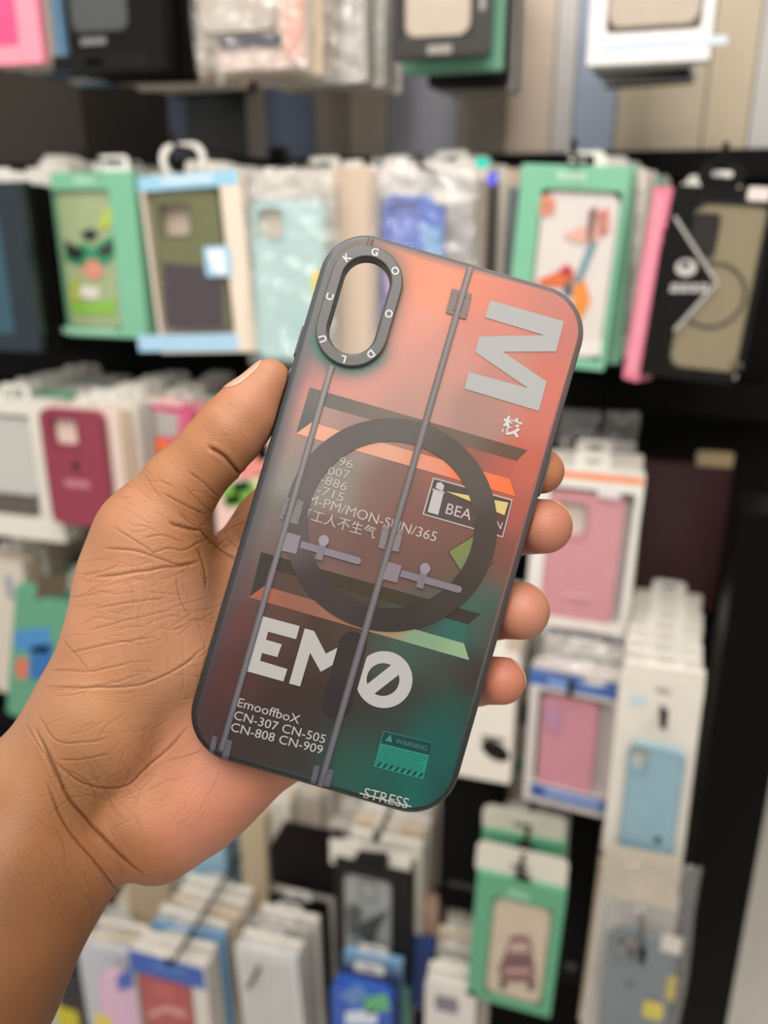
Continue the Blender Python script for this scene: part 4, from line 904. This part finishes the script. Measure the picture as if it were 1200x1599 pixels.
c = case_part(P, (216, 304, 634, 788), (214, 92, 130), y0=0, y1=.012); q = P.loc(222, 720); P.add('round_lens', [ell(q[0], q[1], .0135)], -.004, 0, mat((30, 26, 30), .2), c); P.add('grey_window', [P.poly([(236,640),(280,648),(278,682),(234,680)])], -.001, 0, mat((176, 170, 166), .3), c); P.add('orange_patch', [P.poly([(230,696),(246,684),(268,690),(262,706),(236,712)])], -.0012, 0, mat((240, 116, 66), .4), c)
P.add('pale_strap', [P.rect(252, 284, 622, 640, r=.004)], 0, .004, mat((232, 186, 190), .4))
backs(P, ['pink', 'white', 'green', 'cream'], 7, 'pack', 'the pink camera-shaped case', step=.024, start=.024)
P = pack('pink and green cartoon-print case seen between the thumb and the held case', 332, 440, 680, 850, .86)
c = case_part(P, (334, 438, 682, 848), (232, 196, 190), y0=0, y1=.010)
for pts, col in (([(370,716),(412,700),(414,744),(372,746)], (232, 146, 136)), ([(396,694),(420,690),(420,716),(404,722)], (36, 32, 34)), ([(346,760),(396,752),(404,790),(352,792)], (120, 180, 74)), ([(362,754),(388,748),(392,764),(366,770)], (60, 120, 76)), ([(352,776),(376,770),(378,784),(354,790)], (236, 236, 226)), ([(398,742),(414,738),(410,760),(398,758)], (230, 220, 160))): P.add('print_patch', [P.poly(pts)], -.0008, 0, mat(col, .45), c)
backs(P, ['white', 'cream'], 5, 'pack', 'the pink and green cartoon-print case', step=.024, start=.02)
P = pack('clear plastic blister with a hoop hanging above the pink case box at the right', 872, 992, 668, 748, .90, name='bagged_phone_case')
P.add('backing_card', [P.rect(876, 992, 690, 744, r=.004)], .01, .011, mat((206, 198, 190), .4)); P.add('blue_label', [P.rect(884, 930, 716, 734, r=.002)], .006, .008, mat((120, 130, 160), .4)); P.add('blue_label', [P.poly([(956,716),(988,708),(988,720),(956,722)])], .006, .008, mat((60, 100, 180), .4)); bag_part(P, 870, 994, 640, 748, seed=6, amp=.008); hoop_part(P, 884, 940, 686, 716, (40, 38, 38))
P = pack('white box with an orange top edge holding a pink case, beside the fingertips', 838, 1008, 738, 984, .80, yaw=0, roll=1.5)
window_box(P, (226, 222, 216), (850, 982, 764, 972), t=.022, back=(206, 200, 196)); c = case_part(P, (846, 968, 770, 970), (214, 150, 158), (868, 916, 786, 840)); P.add('camera_card', [P.rect(869, 915, 787, 839, r=.005)], .012, .013, mat((214, 206, 194), .5), c)
band(P, 840, 1007, 739, 749, (236, 138, 84)); P.add('price_sticker', [P.rect(934, 970, 762, 778, r=.001)], -.0005, 0, mat((222, 214, 212), .4)); band(P, 880, 925, 928, 932, (226, 176, 180), name='lettering')
backs(P, ['white', 'clear', 'white', 'grey'], 3, 'pack', 'the orange-edged pink case box', step=.02, start=.026)
hook(P, 938, 660, 'black hook tip above the orange-edged pink case box')
P = pack('dark maroon wallet case in the black recess at the right', 1002, 1146, 724, 948, .90); P.add('cover', [rr(-P.w/2, P.w/2, -P.h, 0, .004)], 0, .014, mat((46, 16, 18), .4)); P.add('brass_clip', [P.rect(1088, 1146, 706, 728, r=.002)], -.002, .004, mat((150, 130, 100), .3))
# low packs at the far left
P = pack('cream pack at the left edge, beside the hand and above the wrist', -40, 32, 872, 1085, .83); P.add('box', [rr(-P.w/2, P.w/2, -P.h, 0, .003)], 0, .012, mat((214, 204, 190), .45)); P.add('lettering', [P.rect(10, 20, 900, 935, r=.001)], -.0005, 0, mat((150, 150, 170), .5))
backs(P, ['cream', 'white'], 6, 'pack', 'the cream pack at the left edge', step=.022)
P = pack('green pack with a blue picture, tilted beside the hand at the left', 26, 140, 935, 1150, .80, roll=14)
P.add('box', [rr(-P.w/2, P.w/2, -P.h, 0, .003)], 0, .014, mat((96, 158, 128), .45))
for pts, col in (([(22,985),(78,980),(76,1020),(24,1015)], (70, 140, 200)), ([(48,1010),(84,1005),(80,1060),(46,1062)], (50, 110, 176)), ([(26,1030),(42,1026),(42,1060),(26,1056)], (226, 110, 90)), ([(60,900),(110,892),(104,925),(56,936)], (90, 78, 58))): P.add('front_print', [P.poly(pts)], -.0005, 0, mat(col, .4))
backs(P, ['green', 'white', 'navy'], 6, 'pack', 'the tilted green pack', step=.022)
hook(P, 112, 868, 'black hook tip above the tilted green pack')

# ------------------------------------------------------------------ lower right rows
P = pack('blue banded box with a pink case, right of the little finger', 828, 966, 1052, 1262, .74, yaw=-6)
window_box(P, (206, 198, 194), (836, 952, 1086, 1236), t=.02, back=(210, 200, 198)); c = case_part(P, (842, 930, 1092, 1240), (206, 138, 154), y0=.003); P.add('camera_bump', [P.poly([(852,1104),(876,1106),(874,1144),(854,1138)])], .0005, .003, mat((176, 130, 160), .4), c)
band(P, 828, 966, 1054, 1080, (54, 100, 176), [(856, 892, 1062, 1072, (130, 160, 210)), (904, 934, 1064, 1074, (120, 150, 204))]); band(P, 828, 966, 1238, 1258, (50, 84, 150), [(850, 940, 1242, 1250, (150, 170, 214))])
P.add('price_sticker', [P.rect(915, 946, 1052, 1070, r=.001)], -.001, -.0005, mat((220, 212, 208), .4)); bag_part(P, 834, 984, 985, 1066, seed=7, amp=.008, name='clear_bag_top')
backs(P, ['clear', 'grey', 'clear', 'navy', 'clear'], 9, 'pack', 'the blue banded pink case box', step=.022, start=.024)
hook(P, 892, 1062, 'black hook running over the blue banded pink case box', tip=.02)
P = pack('white card pack with a light blue case, front of the white stack at the right', 966, 1102, 1062, 1352, .70, yaw=-5)
P.add('backing_card', [rr(-P.w/2, P.w/2, -P.h, 0, .004), P.rect(1022, 1048, 1082, 1092, r=.003)], .008, .0095, mat((218, 212, 202), .5)); c = case_part(P, (974, 1062, 1168, 1342), (142, 178, 194), (984, 1010, 1166, 1204), y0=0, y1=.008, emblem=(1028, 1312, .004, (60, 76, 88)))
P.add('blue_print', [P.rect(982, 1010, 1090, 1110, r=.004)], .0075, .008, mat((190, 204, 214), .5)); P.add('clear_tray', [P.rect(972, 1072, 1150, 1346, r=.006)], -.002, -.0014, FILM)
backs(P, ['white'], 12, 'white card pack', 'the light blue case pack at the right', step=.0245, start=.022, jit=.0015, dx=-.001, dz=0)
hook(P, 1040, 1110, 'black hook through the white card stack at the right', tip=.02)
P = pack('white headset-style box with a black oval print, below the little finger', 700, 806, 1060, 1216, .74)
P.add('box', [rr(-P.w/2, P.w/2, -P.h, 0, .003)], 0, .05, mat((226, 218, 208), .45)); q = P.loc(774, 1172); P.add('oval_print', [ell(q[0], q[1], .016, .010, rot=-.5)], -.001, 0, mat((28, 27, 27), .3)); P.add('lettering', [P.rect(752, 790, 1150, 1156, r=.001)], -.0006, 0, mat((120, 116, 112), .5)); P.add('hang_tab', [P.rect(730, 776, 1034, 1064, r=.006), P.rect(744, 764, 1044, 1050, r=.002)], .01, .0115, mat((226, 220, 212), .4))
backs(P, ['white', 'cream'], 7, 'pack', 'the white box with the black oval', step=.026, start=.056)
P = pack('black box below the white oval-print box, right of the bottom of the held case', 690, 790, 1212, 1424, .78); P.add('box', [rr(-P.w/2, P.w/2, -P.h, 0, .004)], 0, .06, mat((7, 7, 7), .6)); P.add('grey_line', [P.rect(700, 784, 1384, 1390, r=.001)], -.0005, 0, mat((70, 66, 60), .5))
P = pack('green window box with a mauve vintage car picture, near the bottom', 744, 886, 1378, 1574, .70, roll=2)
window_box(P, (92, 160, 124), (762, 856, 1408, 1566), t=.02, back=(206, 188, 168)); c = case_part(P, (764, 854, 1412, 1563), (208, 190, 170), y0=.003)
def car(pts, col, y=.0018): P.add('car_picture', [P.poly(pts)], y, y+.0006, mat(col, .5), c)
car([(786,1500),(794,1472),(800,1464),(824,1464),(830,1474),(832,1500),(836,1516),(834,1536),(782,1536),(778,1514)], (126, 86, 84)); car([(796,1474),(824,1474),(827,1488),(794,1488)], (196, 170, 156), .0012); car([(784,1502),(832,1502),(832,1508),(784,1508)], (96, 62, 62), .0012); car([(788,1514),(828,1514),(828,1522),(788,1522)], (186, 150, 140), .0012); car([(780,1536),(792,1536),(790,1548),(780,1546)], (70, 48, 48)); car([(824,1536),(836,1536),(834,1550),(824,1548)], (70, 48, 48))
P.add('header_card', [P.rect(741, 888, 1334, 1384, r=.008), P.rect(796, 826, 1358, 1366, r=.003)], .006, .0075, mat((212, 206, 194), .45)); P.add('black_clip', [P.poly([(794,1384),(806,1370),(814,1366),(824,1372),(832,1386)])], .002, .005, mat((24, 22, 22), .4)); band(P, 792, 828, 1392, 1402, (140, 190, 160), name='lettering')
P2 = pack('second white-topped green box hanging right behind the vintage car box', 752, 884, 1308, 1480, .745); window_box(P2, (86, 150, 116), (766, 862, 1340, 1470), t=.018, back=(60, 110, 86)); P2.add('header_card', [P2.rect(752, 884, 1272, 1314, r=.010), P2.rect(800, 830, 1292, 1300, r=.003)], .006, .0075, mat((206, 200, 186), .45)); P2.add('black_clip', [P2.poly([(796,1338),(802,1322),(818,1310),(834,1322),(840,1338)])], -.002, .004, mat((24, 22, 22), .4))
backs(P2, ['green', 'white', 'cream', 'white'], 8, 'pack', 'the second white-topped green box', step=.026, start=.022)
hook(P, 812, 1352, 'black hook over the white-topped green boxes', tip=.018)
P = pack('black hanging strap with a rounded end right of the vintage car box', 886, 946, 1262, 1536, .80, name='hanging_strap', cat='strap'); P.add('strap', [rr(-P.w/2, P.w/2, -P.h, 0, .018)], 0, .010, mat((7, 7, 7), .6)); q = P.loc(892, 1506); P.add('snap_button', [ell(q[0], q[1], .007)], -.003, 0, mat((44, 42, 40), .3))
P = pack('clear bag with a slate blue case and yellow sticker at the bottom right', 932, 1068, 1420, 1680, .68, name='bagged_phone_case')
c = case_part(P, (938, 1048, 1470, 1670), (96, 112, 122), (962, 996, 1462, 1508), y0=.006, y1=.014, emblem=(984, 1544, .004, (52, 58, 64)), lens=((972, 1476, .004), (986, 1492, .004))); P.add('yellow_sticker', [P.rect(1004, 1036, 1568, 1594, r=.004)], .002, .003, mat((216, 196, 30), .4)); P.add('yellow_sticker', [P.rect(1042, 1056, 1530, 1568, r=.001)], .004, .005, mat((190, 172, 40), .4)); P.add('price_sticker', [P.rect(1032, 1066, 1464, 1490, r=.001)], .001, .002, mat((214, 206, 196), .4))
P.add('header_card', [P.rect(940, 1064, 1342, 1426, r=.004)], .012, .013, mat((196, 184, 164), .4)); bag_part(P, 928, 1074, 1336, 1690, seed=8, amp=.007)
backs(P, ['clear', 'cream', 'clear', 'grey'], 8, 'pack', 'the slate blue case in its clear bag', step=.026, start=.026)
hook(P, 1006, 1482, 'black hook through the bag of the slate blue case', tip=.02)

# ------------------------------------------------------------------ lower middle and left rows
P = pack('white topped pack with a black tab and a grey whale print, below the held case', 522, 642, 1352, 1528, .74)
window_box(P, (34, 32, 31), (536, 612, 1370, 1520), t=.02, back=(150, 152, 150)); c = case_part(P, (538, 610, 1374, 1518), (156, 160, 158), y0=.003)
P.add('whale_print', [P.poly([(540,1420),(556,1412),(566,1426),(560,1446),(590,1430),(606,1426),(592,1450),(584,1474),(590,1496),(574,1480),(560,1464),(544,1462)])], .0016, .0024, mat((66, 68, 70), .5), c); P.add('camera_bump', [P.rect(560, 588, 1378, 1410, r=.005), P.rect(563, 585, 1381, 1407, r=.004)], .0014, .003, mat((110, 112, 112), .4), c)
P.add('header_card', [P.rect(514, 640, 1326, 1366, r=.003), P.rect(570, 592, 1336, 1341, r=.002)], .004, .0055, mat((218, 212, 202), .45)); P.add('black_tab', [P.poly([(552,1342),(560,1330),(604,1334),(608,1350),(552,1346)])], -.002, .003, mat((30, 30, 28), .3)); P.add('header_card_edge', [P.rect(530, 630, 1354, 1360, r=.001)], .001, .003, mat((60, 54, 50), .4))
backs(P, ['white', 'white', 'cream'], 9, 'white-topped pack', 'the grey whale print pack', step=.024, start=.022)
hook(P, 586, 1300, 'black hook above the grey whale print pack', tip=.016)
P = pack('white card pack at the front of the stack left of the whale print pack', 366, 462, 1486, 1700, .70, roll=-3); P.add('box', [rr(-P.w/2, P.w/2, -P.h, 0, .004)], 0, .012, mat((204, 204, 202), .4)); P.add('clear_tray', [rr(-P.w/2+.006, P.w/2-.006, -P.h+.01, -.014, .006)], -.002, -.0012, FILM); P.add('hang_tab', [rr(-.02, .02, -.002, .016, .006), rr(-.009, .009, .004, .009, .002)], .004, .0052, mat((220, 216, 208), .4))
backs(P, ['white', 'grey', 'white', 'black', 'white', 'grey'], 13, 'pack', 'the white pack left of the whale print pack', step=.022, start=.016, dx=.002)
hook(P, 388, 1540, 'long black hook running down over the white stack', tip=.004)
P = pack('blue banded box with a red case window at the bottom left', 204, 318, 1496, 1680, .70)
window_box(P, (214, 206, 200), (220, 306, 1530, 1668), t=.02, back=(200, 120, 116)); c = case_part(P, (224, 302, 1534, 1664), (184, 70, 74), y0=.003); P.add('pale_arc', [P.poly([(230,1584),(258,1574),(290,1584),(288,1590),(258,1581),(232,1591)])], .002, .003, mat((226, 170, 168), .5), c); P.add('camera_bump', [P.rect(240, 276, 1540, 1560, r=.004)], .001, .003, mat((196, 96, 96), .4), c)
band(P, 204, 318, 1498, 1530, (54, 92, 172), [(240, 290, 1508, 1518, (84, 120, 190))]); P.add('hang_tab', [P.rect(238, 286, 1474, 1500, r=.005), P.rect(250, 274, 1484, 1490, r=.002)], .006, .0072, mat((222, 216, 208), .4))
backs(P, ['white', 'blue', 'white', 'cream', 'white'], 6, 'pack', 'the blue banded red case box', step=.021, start=.024, dx=.001)
hook(P, 262, 1496, 'black hook above the blue banded red case box', tip=.016)
P = pack('tall light blue case pack below the edge of the palm', 264, 346, 1270, 1462, .86); P.add('box', [rr(-P.w/2, P.w/2, -P.h, 0, .003)], 0, .012, mat((156, 192, 212), .4)); q = P.loc(318, 1430); P.add('emblem', [ell(q[0], q[1], .005, .005)], -.0006, 0, mat((86, 110, 130), .4))
P = pack('second light blue pack turned away, right of the tall light blue pack', 344, 390, 1290, 1456, .95, yaw=-30, roll=-6); P.add('box', [rr(-P.w/2, P.w/2, -P.h, 0, .003)], 0, .012, mat((160, 192, 206), .4))
for i, (a, b_, y0, y1, Y, c, what) in enumerate(((196, 262, 1366, 1560, .82, (176, 158, 132), 'tan pack with a plain front, beside the forearm below the wrist'), (372, 412, 1270, 1440, .84, (186, 170, 140), 'khaki pack edge hanging below the palm'), (408, 452, 1250, 1400, .86, (210, 204, 194), 'off-white pack beside the khaki pack under the palm'), (440, 500, 1240, 1370, .90, (190, 180, 166), 'grey-beige pack in shade under the held case'), (120, 200, 1480, 1660, .76, (196, 198, 206), 'pale grey pack beside the forearm at the bottom left'))):
    P = pack(what, a, b_, y0, y1, Y); P.add('box', [rr(-P.w/2, P.w/2, -P.h, 0, .003)], 0, .014, mat(c, .45)); P.add('hang_tab', [rr(-.016, .016, -.002, .014, .005), rr(-.008, .008, .004, .008, .002)], .004, .0052, mat((220, 214, 204), .4))
    backs(P, ['cream', 'white', 'grey'], 7, 'pack', 'the '+what, step=.022, start=.018, dx=.002)
P = pack('black device box under the shaded packs below the held case', 420, 520, 1330, 1390, .80); P.add('box', [rr(-P.w/2, P.w/2, -P.h, 0, .004)], 0, .05, mat((24, 20, 20), .5))
P = pack('dark maroon pack in the gap right of the light blue packs', 344, 378, 1444, 1560, .80); P.add('box', [rr(-P.w/2, P.w/2, -P.h, 0, .003)], 0, .05, mat((70, 34, 42), .5))
P = pack('pink and lilac wrapped pack at the bottom left beside the red case box', 150, 214, 1528, 1660, .72, name='bagged_phone_case'); P.add('wrap', [rr(-P.w/2, P.w/2, -P.h, 0, .02)], 0, .014, mat((216, 180, 206), .3)); P.add('yellow_patch', [P.rect(152, 176, 1586, 1640, r=.002)], -.0006, 0, mat((226, 200, 80), .4)); P.add('blue_patch', [P.poly([(182,1524),(208,1510),(210,1540),(186,1548)])], -.0006, 0, mat((70, 100, 180), .4))
P = pack('dark pack with a yellow corner at the bottom beside the forearm', 84, 140, 1520, 1700, .78); P.add('box', [rr(-P.w/2, P.w/2, -P.h, 0, .003)], 0, .02, mat((40, 36, 40), .5)); P.add('yellow_corner', [P.rect(92, 124, 1576, 1620, r=.002)], -.0006, 0, mat((206, 190, 30), .4))
P = pack('blue and green foil pack at the bottom centre', 516, 612, 1546, 1720, .68, name='bagged_phone_case'); P.add('wrap', [rr(-P.w/2, P.w/2, -P.h, 0, .012)], 0, .016, mat((44, 84, 176), .25))
for pts, col in (([(530,1552),(560,1536),(580,1556),(552,1572)], (90, 130, 190)), ([(566,1560),(604,1550),(610,1576),(574,1584)], (96, 170, 120)), ([(540,1580),(590,1576),(588,1600),(540,1600)], (206, 216, 230))): P.add('print_patch', [P.poly(pts)], -.0006, 0, mat(col, .3))
backs(P, ['navy', 'blue', 'green', 'white'], 8, 'pack', 'the blue and green foil pack', step=.024, start=.02)
P = pack('navy blue pack hanging right of the whale print pack', 636, 676, 1488, 1570, .76); P.add('box', [rr(-P.w/2, P.w/2, -P.h, 0, .003)], 0, .03, mat((40, 66, 124), .4))
P = pack('beige boxed case above the navy pack, right of the whale print pack', 634, 684, 1420, 1492, .80); P.add('box', [rr(-P.w/2, P.w/2, -P.h, 0, .003)], 0, .03, mat((196, 164, 140), .45))
P = pack('white and grey pack at the bottom, left of the vintage car box', 664, 744, 1540, 1720, .70); P.add('box', [rr(-P.w/2, P.w/2, -P.h, 0, .004)], 0, .014, mat((212, 206, 200), .4)); P.add('grey_print', [P.rect(680, 716, 1556, 1580, r=.003)], -.0006, 0, mat((120, 116, 130), .4))
backs(P, ['white', 'grey', 'cream'], 8, 'pack', 'the white and grey pack at the bottom', step=.026, start=.02)
